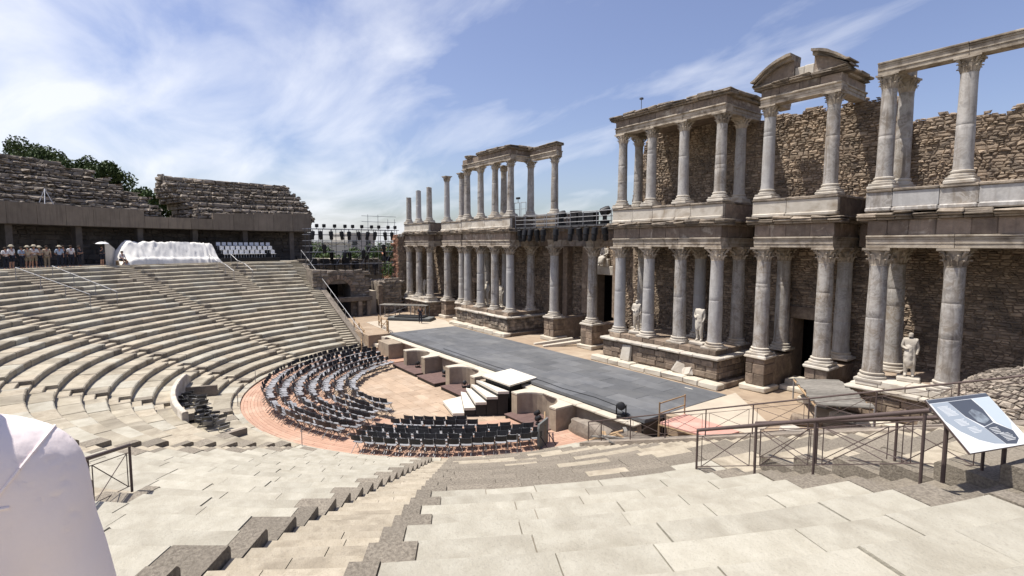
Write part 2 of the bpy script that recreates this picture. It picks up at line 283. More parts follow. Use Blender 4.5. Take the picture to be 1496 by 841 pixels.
def rubble(F, u0, u1, v0, v1, hs=(0.09, 0.18), ws=(0.13, 0.36), depth=0.055, mask=None, gap=0.01, jit=0.03):
    """irregular close-set stones covering a patch; F(u, v, d) -> point at depth d out of the wall. Yields (verts, faces)."""
    sd = rng.random()*50
    def wob(u, v): return 0.35*hs[0]*noise.noise(Vector((u*1.9, v*2.3, sd)))+0.3*hs[0]*noise.noise(Vector((u*5.1, v*4.0, sd+9)))
    def one(q):
        cu = sum(a for a, _ in q)/4; cv = sum(b_ for _, b_ in q)/4
        if not (u0 <= cu <= u1) or (mask and not mask(cu, cv)): return None
        q = [(a+(cu-a)*gap/max(0.05, abs(cu-a)), b_+(cv-b_)*gap/max(0.04, abs(cv-b_))) for a, b_ in q]
        dd = depth*rng.uniform(0.25, 1.6); ins = rng.uniform(0.12, 0.3)
        vs = [F(a, b_, -0.03) for a, b_ in q]+[F(a+(cu-a)*ins, b_+(cv-b_)*ins, dd*rng.uniform(0.5, 1.2)) for a, b_ in q]+[F(cu+rng.uniform(-jit, jit), cv+rng.uniform(-jit, jit), dd*1.2)]
        return vs, [(0, 1, 5, 4), (1, 2, 6, 5), (2, 3, 7, 6), (3, 0, 4, 7), (4, 5, 8), (5, 6, 8), (6, 7, 8), (7, 4, 8)]
    v = v0
    while v < v1:
        h = rng.uniform(*hs)*(1.5 if rng.random() < 0.14 else 1); u = u0-rng.random()*ws[1]; sl = rng.uniform(-jit, jit)
        while u < u1:
            w = rng.uniform(*ws)*(0.6+0.6*h/hs[1])*(1.7 if rng.random() < 0.1 else 1); s2 = rng.uniform(-1.6*jit, 1.6*jit)
            q = [(u+sl, v+wob(u, v)), (u+w+s2, v+wob(u+w, v)), (u+w-s2, v+h+wob(u+w, v+h)), (u-sl, v+h+wob(u, v+h))]
            parts = [q]
            if w < h*2.2 and h > hs[0]*1.3 and rng.random() < 0.5:
                t = rng.uniform(0.35, 0.65); m0 = (q[0][0]+(q[3][0]-q[0][0])*t, q[0][1]+(q[3][1]-q[0][1])*t+rng.uniform(-.02, .02)); m1 = (q[1][0]+(q[2][0]-q[1][0])*t, q[1][1]+(q[2][1]-q[1][1])*t+rng.uniform(-.02, .02))
                parts = [[q[0], q[1], m1, m0], [m0, m1, q[2], q[3]]]
            for p in parts:
                r_ = one(p)
                if r_: yield r_
            u += w; sl = s2
        v += h
def stones(stone_iter, name, m, parent, near=0, rest='stone_facing'):
    """the nearest stones as objects of their own, the rest joined"""
    L = list(stone_iter)
    if near:
        L.sort(key=lambda s: (s[0][8]-CAM).length)
        for vs, fs in L[:near]:
            b = MB(); b.add(vs, fs); b.build(name, m, parent)
        L = L[near:]
    b = MB()
    for vs, fs in L: b.add(vs, fs, max(-.5, min(.5, rng.uniform(-0.4, 0.4)+0.5*noise.noise(vs[8]*0.55)))+1e-3)
    if L: b.build(rest, m, parent, kind='stuff')
O = Vector((0, -8.95, 0))
def pol(r, a, z): return Vector((O.x+r*math.cos(R(a)), O.y+r*math.sin(R(a)), z))

# ---------------------------------------------------------------- the ground, orchestra floor, stage floor
b = MB(); n = 48; vs = [(0, 0, -0.5)]+[(900*math.cos(2*math.pi*i/n), 900*math.sin(2*math.pi*i/n), -0.5) for i in range(n)]
b.add(vs, [(0, 1+i, 1+(i+1) % n) for i in range(n)]); b.build('ground', 'ground_soil', kind='structure')
def arc_box(mb, r0, r1, a0, a1, z0, z1, step=3.0, tint=None):
    n = max(1, int(abs(a1-a0)/step+0.999)); vs = []
    for i in range(n+1):
        a = a0+(a1-a0)*i/n
        vs += [pol(r0, a, z0), pol(r1, a, z0), pol(r1, a, z1), pol(r0, a, z1)]
    fs = []
    for i in range(n):
        k = 4*i
        for j in range(4): fs.append((k+j, k+(j+1) % 4, k+4+(j+1) % 4, k+4+j))
    fs += [(0, 3, 2, 1), (4*n, 4*n+1, 4*n+2, 4*n+3)]
    mb.add(vs, fs, tint)
b = MB(); arc_box(b, 0.01, 8.2, -184, 4, -0.48, -0.32, 4); b.box(-10, 13, -10.6, -8.5, -0.48, -0.321)
orch = b.build('orchestra_floor', 'tan_slab', kind='structure')
y = -17.2; row = 0
while y < -9.7:
    h = 0.62; x = -8.6 - (row % 2)*0.45 - rng.random()*0.3
    while x < 12.5:
        w = rng.uniform(0.85, 1.25); cx, cy = x+w/2, y+h/2
        if (cx-O.x)**2+(cy-O.y)**2 < 8.25**2 or (cy > -10.6 and -8 < cx < 12):
            b = MB(); zj = rng.uniform(-0.004, 0.004)
            b.cbox(x+0.008, x+w-0.008, y+0.008, y+h-0.008, -0.33, -0.30+zj, 0.01, 0.004); b.build('paving_slab', 'tan_slab', orch)
        x += w
    y += h; row += 1
b = MB()
for r0, r1, z in ((8.2, 9.9, -0.2), (9.9, 11.55, -0.1)): arc_box(b, r0, r1, -184, -2, -0.48, z, 3)
arc_box(b, 11.55, 13.32, -186, 0, -0.48, -0.03, 3)
ring = b.build('orchestra_ring', 'pink_board', kind='structure')
for i in range(10):
    r0 = 11.56+0.176*i; a = -186.0 + (i % 3)*4
    while a < -2:
        b = MB(); arc_box(b, r0+0.006, r0+0.17, a+0.05, min(a+15, -1)-0.05, -0.04, 0.0+rng.uniform(-0.003, 0.003), 3); b.build('curved_board', 'pink_board', ring); a += 15
# stage
ZS = 1.32
b = MB(); b.box(-13.0, 15.35, -8.42, -1.75, ZS-0.16, ZS-0.024); stage = b.build('stage_floor', 'stage_panel', kind='structure')
nx, ny = 12, 6
for i in range(nx):
    for j in range(ny):
        off = 0 if j % 2 else 1.18
        x0 = -13.0+28.35*i/nx; x1 = -13.0+28.35*(i+1)/nx; y0 = -8.42+6.67*j/ny; y1 = -8.42+6.67*(j+1)/ny
        if j % 2: x0 = max(-13, x0-1.18); x1 = x1-1.18 if i < nx-1 else x1
        b = MB(); b.cbox(x0+0.009, x1-0.009, y0+0.009, y1-0.009, ZS-0.03, ZS+rng.uniform(-0.002, 0.003), 0.006); b.build('floor_panel', 'stage_panel', stage)
b = MB(); b.box(-12.9, 15.2, -8.30, -1.9, -0.4, ZS-0.165); b.build('stage_substructure', 'dark_wall', kind='structure')
b = MB(); b.prism([(15.36, -6.6), (19.2, -6.2), (19.0, -4.4), (15.4, -1.0)], 1.1, ZS-0.01); b.build('side_floor', 'pale_floor', kind='structure')
b = MB(); b.prism([(-20.5, -7.8), (-13.02, -8.3), (-13.02, -1.76), (-17, -0.6), (-21.5, -1.0)], 1.1, ZS-0.008); b.build('side_floor', 'pale_floor', kind='structure')
b = MB(); b.box(-30, 34, -1.74, 4.0, 0.4, ZS-0.02); b.box(15.37, 34, -7.0, -1.75, 0.4, ZS-0.04); b.box(15.37, 34, -10.2, -7.01, -0.4, 0.35); b.box(-32, -13.03, -10.4, -1.75, 0.2, ZS-0.05)
b.build('stage_ground', 'dirt', kind='structure')

# ---------------------------------------------------------------- the stone seating
NROW, R0, DR, DZ = 23, 13.75, 0.86, 0.312
FL = -10.75                                         # both flanks of the seating lie on this line
STAIRS = [(-34, 1.45, 0), (-62, 1.7, 0), (-90, 1.6, 0), (-118, 1.5, 0), (-146, 1.5, 0)]
USTAIRS = [(-16.4, 1.75, 13), (-46.5, 1.5, 13), (-132, 1.6, 14), (-162, 1.5, 15)]
seating = thing('stone_seating', 'curved stone seating rising in rows around the half-round orchestra', 'seating', (0, -8.95, 0))
def flank_angle(r): return math.degrees(math.asin((O.y-FL)/r))
def zrow(k): return DZ*(k+1)
PLAT = (-106.5, -72)                                # low platform with the spare chairs cut into the lowest rows
def slab_mesh(k, a0, a1, nose=0.0, dz=0.0, out=0.0):
    r0, r1, z = R0+DR*k+nose, R0+DR*(k+1)+0.03, zrow(k)+dz
    n = max(1, int((a1-a0)*math.pi/180*r0/0.35)); g = math.degrees(rng.uniform(0.006, 0.010)/r0); vs = []
    prof = [(r0, z-DZ-0.02), (r0-0.002, z-0.05), (r0+0.045, z-0.003), (r1-0.02, z), (r1, z-0.012)]
    for i in range(n+1):
        a = a0+g+(a1-a0-2*g)*i/n
        for q, (r, zz) in enumerate(prof):
            j = rng.uniform(-0.009, 0.009)-(0.02*(rng.random() < 0.06)) if q in (1, 2) else 0
            vs.append(pol(r+j, a, zz+(rng.uniform(-0.004, 0.004) if q in (2, 3) else 0)))
    fs = [(i*5+q, i*5+5+q, i*5+6+q, i*5+1+q) for i in range(n) for q in range(4)]
    vs += [pol(r1, a0+g, z-DZ), pol(r1, a1-g, z-DZ)]; e = len(vs)-2
    fs += [(0, 1, 2, 3, 4, e), (n*5+4, n*5+3, n*5+2, n*5+1, n*5, e+1)]
    fs = [f[::-1] for f in fs]
    return vs, fs
near_slabs = []
rowobj = []
for k in range(NROW):
    rm = R0+DR*(k+0.5); fa = flank_angle(R0+DR*k)
    lo, hi = -180+fa, -fa
    b = MB(); rowobj.append(b)
    zc = zrow(k)-0.03
    st = [s for s in STAIRS]+[s for s in USTAIRS if k >= s[2]]
    st.sort()
    fw_ = math.degrees(1.25/rm)                      # flank stair width
    edges = [lo+fw_]
    for c, hw, _ in st: edges += [c-hw, c+hw]
    edges += [hi-fw_]
    for i in range(0, len(edges), 2):
        e0, e1 = edges[i], edges[i+1]
        segs = [(e0, e1)]
        if k in (1, 2):
            segs = []
            for (x0, x1) in ((e0, min(e1, PLAT[0])), (max(e0, PLAT[1]), e1)):
                if x1-x0 > 0.4: segs.append((x0, x1))
        for (s0, s1) in segs:
            arc_box(b, R0+DR*k+0.05, R0+DR*(k+1)+0.06, s0+0.1, s1-0.1, max(-0.4, zrow(k)-2*DZ), zc, 3, 0.02)
            # end blocks of darker granite beside the stairs, then slabs
            mid = (s0+s1)/2
            wl = math.degrees((0.30 if k % 2 else (0.55 if s0 > -40 else 0.8))/rm); wr = math.degrees((0.30 if k % 2 else 0.62)/rm)
            cuts = [s0]; left_end = s0 > lo+fw_+0.2; right_end = s1 < hi-fw_-0.2
            if left_end: cuts.append(s0+wl)
            a = cuts[-1]
            stop = s1-(wr if right_end else 0)
            a += math.degrees(rng.uniform(0.4, 1.2)/rm) if not left_end else 0
            while a < stop-math.degrees(0.7/rm):
                if a > cuts[-1]: cuts.append(a)
                a += math.degrees(rng.uniform(0.95, 1.65)/rm)
            if stop > cuts[-1]+0.05: cuts.append(stop)
            if right_end: cuts.append(s1)
            for q in range(len(cuts)-1):
                c0, c1 = cuts[q], cuts[q+1]; cm = (c0+c1)/2
                endblk = (q == 0 and left_end) or (q == len(cuts)-2 and right_end)
                P = pol(rm, cm, zrow(k)); dist = (P-CAM).length
                m = 'slab_stone'
                if endblk and (cm > -70 or rng.random() < 0.4): m = 'granite'
                elif -33 < cm < -15 and k < 12: m = 'granite' if rng.random() < (0.86 if k > 4 else 0.7) else 'step_stone'
                elif -33 < cm < -19 and k == 12: m = 'granite'
                elif cm >= -15.5: m = 'granite' if rng.random() < 0.6 else 'step_stone'
                elif cm < -66: m = rng.choice(('seat_far', 'seat_far', 'seat_far', 'slab_stone', 'step_stone'))
                d = slab_mesh(k, c0, c1, rng.uniform(-0.02, 0.02)+(-0.015 if endblk else 0), rng.uniform(-0.012, 0.012)+(0.008 if endblk else 0))
                vis = abs((P-CAM).normalized().dot(fw)) > 0.55 and (P-CAM).dot(fw) > 0
                near_slabs.append((dist if vis else dist+100, k, m, d))
near_slabs.sort(key=lambda s: s[0])
joined = {}
rows = []
for k in range(NROW):
    o = rowobj[k].build('seat_row', 'core', seating); o.matrix_parent_inverse = Matrix.Translation((0, 8.95, 0)); rows.append(o)
for i, (dist, k, m, (vs, fs)) in enumerate(near_slabs):
    if i < 300:
        b = MB(); b.add(vs, fs); b.build('seat_slab', m, rows[k])
    else:
        joined.setdefault((k, m), MB()).add(vs, fs, rng.uniform(-0.5, 0.5) or 0.1)
for (k, m), b in joined.items(): b.build('slab_run', m, rows[k], kind='stuff')
def par(o, p=seating):
    o.parent = p; o.matrix_parent_inverse = p.matrix_basis.inverted(); return o
def stair(c, hw, k0, k1=NROW, m='step_stone', drop=0.0):
    host = MB(); host.add([pol(R0+DR*k0, c, -0.4), pol(R0+DR*k0+0.1, c, -0.4), pol(R0+DR*k0, c+0.1, -0.4)], [(0, 1, 2)])
    cr_ = MB()
    for k in range(k0, k1): arc_box(cr_, R0+DR*k+0.06, R0+DR*(k+1)+0.1, c-hw+0.03, c+hw-0.03, zrow(k)-DZ*1.6-drop, zrow(k)-DZ/2-0.03-drop, 2)
    h = par(cr_.build('stairway', 'core'))
    for k in range(k0, k1):
        for half in (0, 1):
            r0 = R0+DR*k+half*DR/2+rng.uniform(-0.01, 0.01); z = zrow(k)-drop-(0 if half else DZ/2)+rng.uniform(-0.006, 0.006)
            w = hw-math.degrees(0.008/r0)
            cut = [c-w, c+w] if rng.random() < 0.5 else [c-w, c+rng.uniform(-0.4, 0.4)*w, c+w]
            b = MB()
            for q in range(len(cut)-1):
                a0, a1 = cut[q]+0.01, cut[q+1]-0.01; n = 2; vs = []
                for i in range(n+1):
                    a = a0+(a1-a0)*i/n
                    for (r, zz) in ((r0, z-0.2), (r0, z-0.03), (r0+0.022, z), (r0+DR/2+0.02, z)): vs.append(pol(r+rng.uniform(-.005, .005), a, zz+rng.uniform(-.003, .003)))
                b.add(vs, [(i*4+q2, i*4+1+q2, i*4+5+q2, i*4+4+q2) for i in range(n) for q2 in range(3)])
            b.build('step', m, h)
for c, hw, k0 in STAIRS: stair(c, hw, k0)
for c, hw, k0 in USTAIRS: stair(c, hw, k0, m='granite' if c > -30 else 'step_stone', drop=DZ/2 if c > -30 else 0)
for side in (-1, 1):                                  # flank stairs: narrow steps along both straight ends
    b = MB(); b.box(-0.1+side*R0, 0.1+side*R0, FL-1.2, FL, -0.4, -0.1)
    h = par(b.build('stairway', 'core'))
    for k in range(NROW):
        for half in (0, 1):
            r0 = R0+DR*k+half*DR/2; z = zrow(k)-(0 if half else DZ/2)
            xa, xb = side*(r0), side*(r0+DR/2+0.02)
            b = MB(); b.cbox(min(xa, xb), max(xa, xb), FL-1.3-rng.random()*0.05, FL-0.02, z-0.45, z+rng.uniform(-0.006, 0.006), 0.015, 0.006)
            b.build('step', 'seat_far' if side < 0 else 'step_stone', h)
# kerb ring between the boards and the first row, and the platform
b = MB(); arc_box(b, 13.34, R0+0.1, -184, 4, -0.4, 0.05, 3); arc_box(b, R0+DR, R0+DR*3+0.1, PLAT[0]-0.5, PLAT[1]+0.5, -0.4, zrow(0)-0.01, 2)
kerb = par(b.build('kerb', 'seat_far'))
a = -183
while a < 2:
    w = rng.uniform(3.5, 6.5); b = MB(); arc_box(b, 13.33, R0+0.05, a+0.05, min(a+w, 3)-0.05, -0.2, 0.10+rng.uniform(-0.02, 0.02), 2); b.build('kerb_stone', 'slab_stone' if rng.random() < 0.7 else 'step_stone', kerb); a += w
for (a0, a1) in ((PLAT[0]-0.7, PLAT[0]+0.1), (PLAT[1]-0.1, PLAT[1]+0.7)):
    b = MB(); arc_box(b, R0+DR+0.02, R0+DR*3, a0, a1, 0.0, zrow(2)-0.02, 1); par(b.build('platform_wall', 'old_stone'))
# curved marble balustrade behind the platform
b = MB(); n = 26; vs = []
for i in range(n+1):
    a = -110.5+31*i/n; zt = 1.62 if i > 1 else 1.35+0.13*i
    for (r, z) in ((16.22, 0.28), (16.22, zt-0.05), (16.26, zt), (16.44, zt), (16.48, zt-0.05), (16.48, 0.28)): vs.append(pol(r, a, z+rng.uniform(-.006, .006)))
fs = [(i*6+q, i*6+6+q, i*6+7+q, i*6+1+q) for i in range(n) for q in range(5)]+[(0, 1, 2, 3, 4, 5), tuple(n*6+q for q in (5, 4, 3, 2, 1, 0))]
b.add(vs, fs); tag(b.build('balustrade', 'marble_pale', smooth=True, fix=True), 'curved low marble balustrade behind the pile of spare chairs', 'balustrade')
# terrace above the rows
b = MB(); arc_box(b, R0+DR*NROW, 46, -190, 10, 6.2, 7.25, 2.5); b.build('terrace', 'seat_far', kind='structure')
# flank retaining walls
for side, nm in ((-1, 'long retaining wall closing the seating beside the arched entrance'), (1, 'retaining wall closing the seating beside the timber pile')):
    b = MB(); b.prism([(side*13.6, -0.4), (side*13.6, 0.25), (side*33.5, 7.2), (side*46, 7.2), (side*46, -0.4)][::side], FL+0.004, FL+0.55, 'y')
    w = b.build('retaining_wall', 'old_stone', fix=True); tag(w, nm, 'wall')

# ---------------------------------------------------------------- the stage building
ZB, ZC = Z0, 9.07                     # lower columns: foot and top
ZUB, ZUC = 11.74, 16.46               # upper columns
stagehouse = thing('stage_building', 'ruined two-storey Roman stage building with marble columns and rubble walls', 'building', (0, 0, 0))
def capital_mesh(name, r, h):
    b = MB()
    b.lathe([(r*0.98, 0), (r*1.06, 0.02), (r*1.06, h*0.07), (r*0.95, h*0.09), (r*0.97, h*0.4), (r*1.08, h*0.7), (r*1.3, h*0.86)], 16)
    for ring_, (n, z0, z1, o) in enumerate(((8, 0.08, 0.42, 0.0), (8, 0.1, 0.68, math.pi/8))):
        for i in range(n):
            a = 2*math.pi*i/n+o; w = r*0.36
            T = Vector((-math.sin(a), math.cos(a), 0)); Dn = Vector((math.cos(a), math.sin(a), 0))
            pr = [(0.96, z0, 0.9), (1.08, z0+(z1-z0)*0.5, 1.0), (1.2, z0+(z1-z0)*0.85, 0.8), (1.42, z1, 0.45), (1.46, z1-0.07, 0.25)]
            vs = []
            for (q, z, ww) in pr:
                p = Dn*r*q+Vector((0, 0, z*h)); vs += [p-T*w*ww-Dn*0.03, p+Dn*0.035, p+T*w*ww-Dn*0.03]
            b.add(vs, [(k*3+j, k*3+1+j, k*3+4+j, k*3+3+j) for k in range(4) for j in range(2)])
    for i in range(4):                                  # corner volutes
        a = math.pi/4+i*math.pi/2; Dn = Vector((math.cos(a), math.sin(a), 0)); T = Vector((-math.sin(a), math.cos(a), 0))
        p0 = Dn*r*1.0+Vector((0, 0, h*0.5)); p1 = Dn*r*1.62+Vector((0, 0, h*0.84)); b.tube(p0, p1, r*0.13, 6, r*0.2)
        b.tube(p1-T*r*0.16-Vector((0, 0, h*0.03)), p1+T*r*0.16-Vector((0, 0, h*0.03)), r*0.2, 8)
    pts = []                                            # abacus with hollow sides
    for i in range(4):
        a = i*math.pi/2
        for t in (-0.9, -0.45, 0, 0.45, 0.9):
            q = r*(1.28+0.32*abs(t)**1.6); x, y_ = q, t*r*1.72
            pts.append((x*math.cos(a)-y_*math.sin(a), x*math.sin(a)+y_*math.cos(a)))
    b.prism(pts, h*0.87, h)
    me = bpy.data.meshes.new(name); me.from_pydata(b.v, [], b.f); me.materials.append(MAT['architrave_stone']); me.shade_smooth(); me.set_sharp_from_angle(angle=R(40)); return me
def base_mesh(name, r):
    b = MB(); w = r*1.42; b.cbox(-w, w, -w, w, 0, 0.12, 0.02, 0.012)
    b.lathe([(r*1.38, 0.12), (r*1.42, 0.17), (r*1.38, 0.22), (r*1.18, 0.24), (r*1.16, 0.29), (r*1.24, 0.31), (r*1.25, 0.36), (r*1.12, 0.39)], 20)
    me = bpy.data.meshes.new(name); me.from_pydata(b.v, [], b.f); me.materials.append(MAT['marble_pale']); me.shade_smooth(); me.set_sharp_from_angle(angle=R(40)); return me
def shaft_mesh(name, r0, r1, h, broken=False, seed=0):
    b = MB(); rr = random.Random(seed); n = 22; vs = []
    ts = [i/14 for i in range(15)]; joints = [rr.uniform(.15, .9) for _ in range(rr.choice((1, 2, 2, 3)))]
    for q in joints: ts += [q-.003, q, q+.003]
    ts = sorted(ts); m = len(ts)-1
    for j in range(m+1):
        t = ts[j]; rad = r0+(r1-r0)*t+0.02*r0*math.sin(math.pi*t)
        if t in joints: rad *= 0.978
        if j == 0: rad *= 1.06
        if j == m: rad *= 1.04
        for i in range(n):
            a = 2*math.pi*i/n; v = Vector((math.cos(a), math.sin(a), t*h*0.35+seed))
            q = rad*(1+0.026*noise.noise(v*2.2)+0.02*noise.noise(v*7)-0.05*max(0, noise.noise(v*3.3)-0.42))
            z = t*h
            if broken and j == m: z += 0.12*noise.noise(v*3)
            vs.append((q*math.cos(a), q*math.sin(a), z))
    fs = [(j*n+i, j*n+(i+1) % n, (j+1)*n+(i+1) % n, (j+1)*n+i) for j in range(m) for i in range(n)]+[tuple(range(m*n, m*n+n))]
    b.add(vs, fs)
    me = bpy.data.meshes.new(name); me.from_pydata(b.v, [], b.f); me.materials.append(MAT['marble']); me.shade_smooth(); me.set_sharp_from_angle(angle=R(50)); return me
LR0, LR1, UR0, UR1 = 0.385, 0.335, 0.315, 0.27
CAPL, CAPU = capital_mesh('capital', LR1, 0.78), capital_mesh('capital', UR1, 0.62)
BASL, BASU = base_mesh('base', LR0), base_mesh('base', UR0)
SHL = [shaft_mesh('column', LR0, LR1, 5.8-0.38-0.77, seed=s) for s in range(8)]
SHU = [shaft_mesh('column', UR0, UR1, 4.72-0.38-0.61, seed=s+9) for s in range(8)]
def column(x, y, level, cap=True, top=None, zb=None):
    lo = level == 0; zb = (ZB if lo else ZUB) if zb is None else zb; zc = ZC if lo else ZUC
    if top is None:
        full = 5.8 if lo else 4.72
        me = rng.choice(SHL if lo else SHU); sz = (zc-zb)/full
    else:
        me = shaft_mesh('column', UR0, UR1*1.05, top-zb-0.38, True, int(x*7) % 50+20); sz = 1
    o = link('column', me, stagehouse); o.location = (x, y, zb+0.38*sz); o.rotation_euler = (rng.uniform(-.004, .004), rng.uniform(-.004, .004), rng.random()*6)
    o.scale = (1, 1, sz)
    B_ = link('base', BASL if lo else BASU, o); B_.location = (0, 0, -0.38); B_.rotation_euler = (0, 0, -o.rotation_euler.z)
    if cap:
        c = link('capital', CAPL if lo else CAPU, o); c.location = (0, 0, (5.8-0.38-0.785) if lo else (4.72-0.38-0.625)); c.rotation_euler = (0, 0, -o.rotation_euler.z+rng.uniform(-.02, .02))
    return o
PX = [6.32+2.3725*i for i in range(4)]; DXc = [15.74, 18.82]; EX = [21.29, 23.93, 26.49]; YD, YE, YR = 0.74, -0.08, 2.3
for s in (1, -1):
    for x in PX: column(s*x, 0, 0)
    for x in DXc: column(s*x, YD, 0)
    for i, x in enumerate(EX): column(s*x, YE, 0, zb=ZB-0.12 if (s > 0 and i == 0) else None)
    for x in (PX[0], PX[3]): column(s*x, YR, 0)
    column(s*PX[2]-0.4*s, 2.6, 0)
    for x in DXc: column(s*x, 3.0, 0)
    column(s*EX[0], YR, 0)
    column(s*2.2, 1.5, 0)
for x in PX: column(x, 0, 1); column(-x, 0, 1)
for x in DXc: column(x, YD, 1)
for x in EX: column(x, YE, 1)
column(EX[0]+0.25, 1.15, 1); column(PX[0], 1.6, 1); column(PX[3], 2.0, 1)
column(-PX[0]+0.4, 1.9, 1); column(-2.6, 1.8, 1); column(-PX[1]-0.6, 1.4, 1)
column(-DXc[0], YD, 1); column(-DXc[1], YD, 1)
column(-EX[0], YE, 1, cap=False, top=15.45); column(-EX[1], YE, 1, cap=False, top=15.3); column(-EX[2], YE, 1, cap=False, top=14.7)

def blk(name, m, x0, x1, y0, y1, z0, z1, parent, c=0.025, j=0.012):
    b = MB(); b.cbox(min(x0, x1), max(x0, x1), min(y0, y1), max(y0, y1), z0, z1, c, j); return b.build(name, m, parent)
def runs(a, b_, wmin, wmax):
    out = [a]; 
    while b_-out[-1] > wmax: out.append(out[-1]+rng.uniform(wmin, wmax))
    if b_-out[-1] < wmin*0.5 and len(out) > 1: out[-1] = b_
    else: out.append(b_)
    return list(zip(out[:-1], out[1:]))
def host(name, m, x0, x1, y0, y1, z0, z1, j=0.0):
    b = MB(); b.box(min(x0, x1), max(x0, x1), y0, y1, z0, z1, j); return b.build(name, m, stagehouse)
def entablature(x0, x1, yc, z0, archs, w=0.36, fr=0.66, co=0.36, returns=(), yback=3.4, arc_h=0.54, cornice=True, frieze=True, miss=0.0, deepc=0.40):
    """beam over the columns: a core with architrave, frieze and cornice blocks round it; x0 < x1"""
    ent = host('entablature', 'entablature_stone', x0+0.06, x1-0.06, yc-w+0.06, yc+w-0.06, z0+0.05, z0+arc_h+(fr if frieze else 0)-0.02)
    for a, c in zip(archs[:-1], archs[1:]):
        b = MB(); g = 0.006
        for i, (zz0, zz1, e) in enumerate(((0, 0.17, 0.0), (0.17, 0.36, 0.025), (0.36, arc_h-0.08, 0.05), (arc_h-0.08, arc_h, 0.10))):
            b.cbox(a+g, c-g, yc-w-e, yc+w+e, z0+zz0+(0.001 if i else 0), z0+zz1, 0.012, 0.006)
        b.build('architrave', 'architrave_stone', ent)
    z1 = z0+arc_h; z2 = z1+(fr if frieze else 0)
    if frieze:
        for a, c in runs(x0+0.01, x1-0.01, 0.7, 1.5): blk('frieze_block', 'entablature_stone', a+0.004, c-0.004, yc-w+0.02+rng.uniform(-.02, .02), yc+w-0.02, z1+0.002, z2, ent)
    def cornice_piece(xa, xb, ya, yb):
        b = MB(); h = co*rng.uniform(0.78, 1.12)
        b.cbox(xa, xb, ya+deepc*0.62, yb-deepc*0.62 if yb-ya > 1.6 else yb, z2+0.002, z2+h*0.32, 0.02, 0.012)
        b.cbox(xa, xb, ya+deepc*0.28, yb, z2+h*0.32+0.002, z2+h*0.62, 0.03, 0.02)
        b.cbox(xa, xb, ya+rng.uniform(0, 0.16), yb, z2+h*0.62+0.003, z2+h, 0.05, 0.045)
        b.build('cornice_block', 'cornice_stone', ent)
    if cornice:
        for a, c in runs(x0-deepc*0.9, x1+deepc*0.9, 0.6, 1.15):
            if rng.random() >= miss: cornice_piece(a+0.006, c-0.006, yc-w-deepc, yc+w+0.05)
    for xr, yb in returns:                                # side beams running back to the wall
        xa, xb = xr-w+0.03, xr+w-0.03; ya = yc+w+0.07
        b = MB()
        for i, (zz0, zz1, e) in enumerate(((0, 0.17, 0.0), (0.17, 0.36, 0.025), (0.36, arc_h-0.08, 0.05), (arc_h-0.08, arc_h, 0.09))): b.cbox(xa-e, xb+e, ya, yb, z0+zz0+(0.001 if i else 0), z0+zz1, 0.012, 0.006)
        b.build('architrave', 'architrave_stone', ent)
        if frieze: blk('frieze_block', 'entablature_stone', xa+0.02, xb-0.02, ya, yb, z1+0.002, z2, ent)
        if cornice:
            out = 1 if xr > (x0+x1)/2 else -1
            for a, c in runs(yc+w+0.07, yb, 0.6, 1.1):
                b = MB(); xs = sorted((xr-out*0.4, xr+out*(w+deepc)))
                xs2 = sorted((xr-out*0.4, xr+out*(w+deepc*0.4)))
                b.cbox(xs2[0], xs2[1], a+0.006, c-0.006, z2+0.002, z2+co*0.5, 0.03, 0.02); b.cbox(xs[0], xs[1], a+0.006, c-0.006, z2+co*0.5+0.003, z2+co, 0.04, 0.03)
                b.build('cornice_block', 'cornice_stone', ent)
    return ent
YW = 3.6
# lower entablatures
def edges(xs, e=0.42): return [xs[0]-e]+[x for x in xs[1:-1]]+[xs[-1]+e]
for s in (1, -1):
    xs = sorted(s*x for x in PX); entablature(xs[0]-0.42, xs[-1]+0.42, 0, ZC, edges(xs), returns=[(xs[0], YW), (xs[-1], YW)])
    xs = sorted(s*x for x in DXc); entablature(xs[0]-0.42, xs[-1]+0.42, YD, ZC, edges(xs), returns=[(xs[0], YW), (xs[-1], YW)])
    xs = sorted(s*x for x in EX)
    if s > 0: xs = xs+[29.0]
    entablature(xs[0]-0.42, xs[-1]+0.42, YE, ZC, edges(xs), returns=[(xs[0], YW), (xs[-1], YW)])
    xs = sorted((s*1.8, s*2.62)); entablature(xs[0], xs[1], 1.5, ZC, xs, returns=[(s*2.2, 4.9)], miss=0.3)
# floor of the upper storey and the upper podiums
def upper_podium(x0, x1, yf, m, zt=11.60, yb=YW, cols=()):
    z0 = 10.63
    pod = host('upper_podium', 'podium_stone', x0+0.1, x1-0.1, yf+0.1, yb, z0, zt-0.1)
    for a, c in runs(x0, x1, 0.9, 2.0):
        blk('base_moulding', m, a+0.004, c-0.004, yf-0.10, yf+0.3, z0-0.003, z0+0.20, pod, 0.05, 0.01)
        blk('panel', m, a+0.006, c-0.006, yf+rng.uniform(0, 0.02), yf+0.25, z0+0.201, zt-0.13, pod, 0.012, 0.005)
        blk('coping', 'cornice_stone', a+0.004, c-0.004, yf-0.05, yf+1.0, zt-0.128, zt+rng.uniform(-0.01, 0.01), pod, 0.03, 0.012)
    for xe, sg in ((x0, 1), (x1, -1)):
        blk('side_panel', 'podium_stone', xe, xe+sg*0.2, yf+0.31, yb, z0, zt-0.13, pod, 0.012, 0.005)
        blk('coping', 'cornice_stone', xe-sg*0.04, xe+sg*0.4, yf+1.01, yb, zt-0.128, zt, pod, 0.03, 0.01)
    for cx, cy in cols: blk('plinth', 'marble_pale', cx-0.5, cx+0.5, cy-0.47, cy+0.47, zt+0.002, ZUB+0.01, pod, 0.03, 0.01)
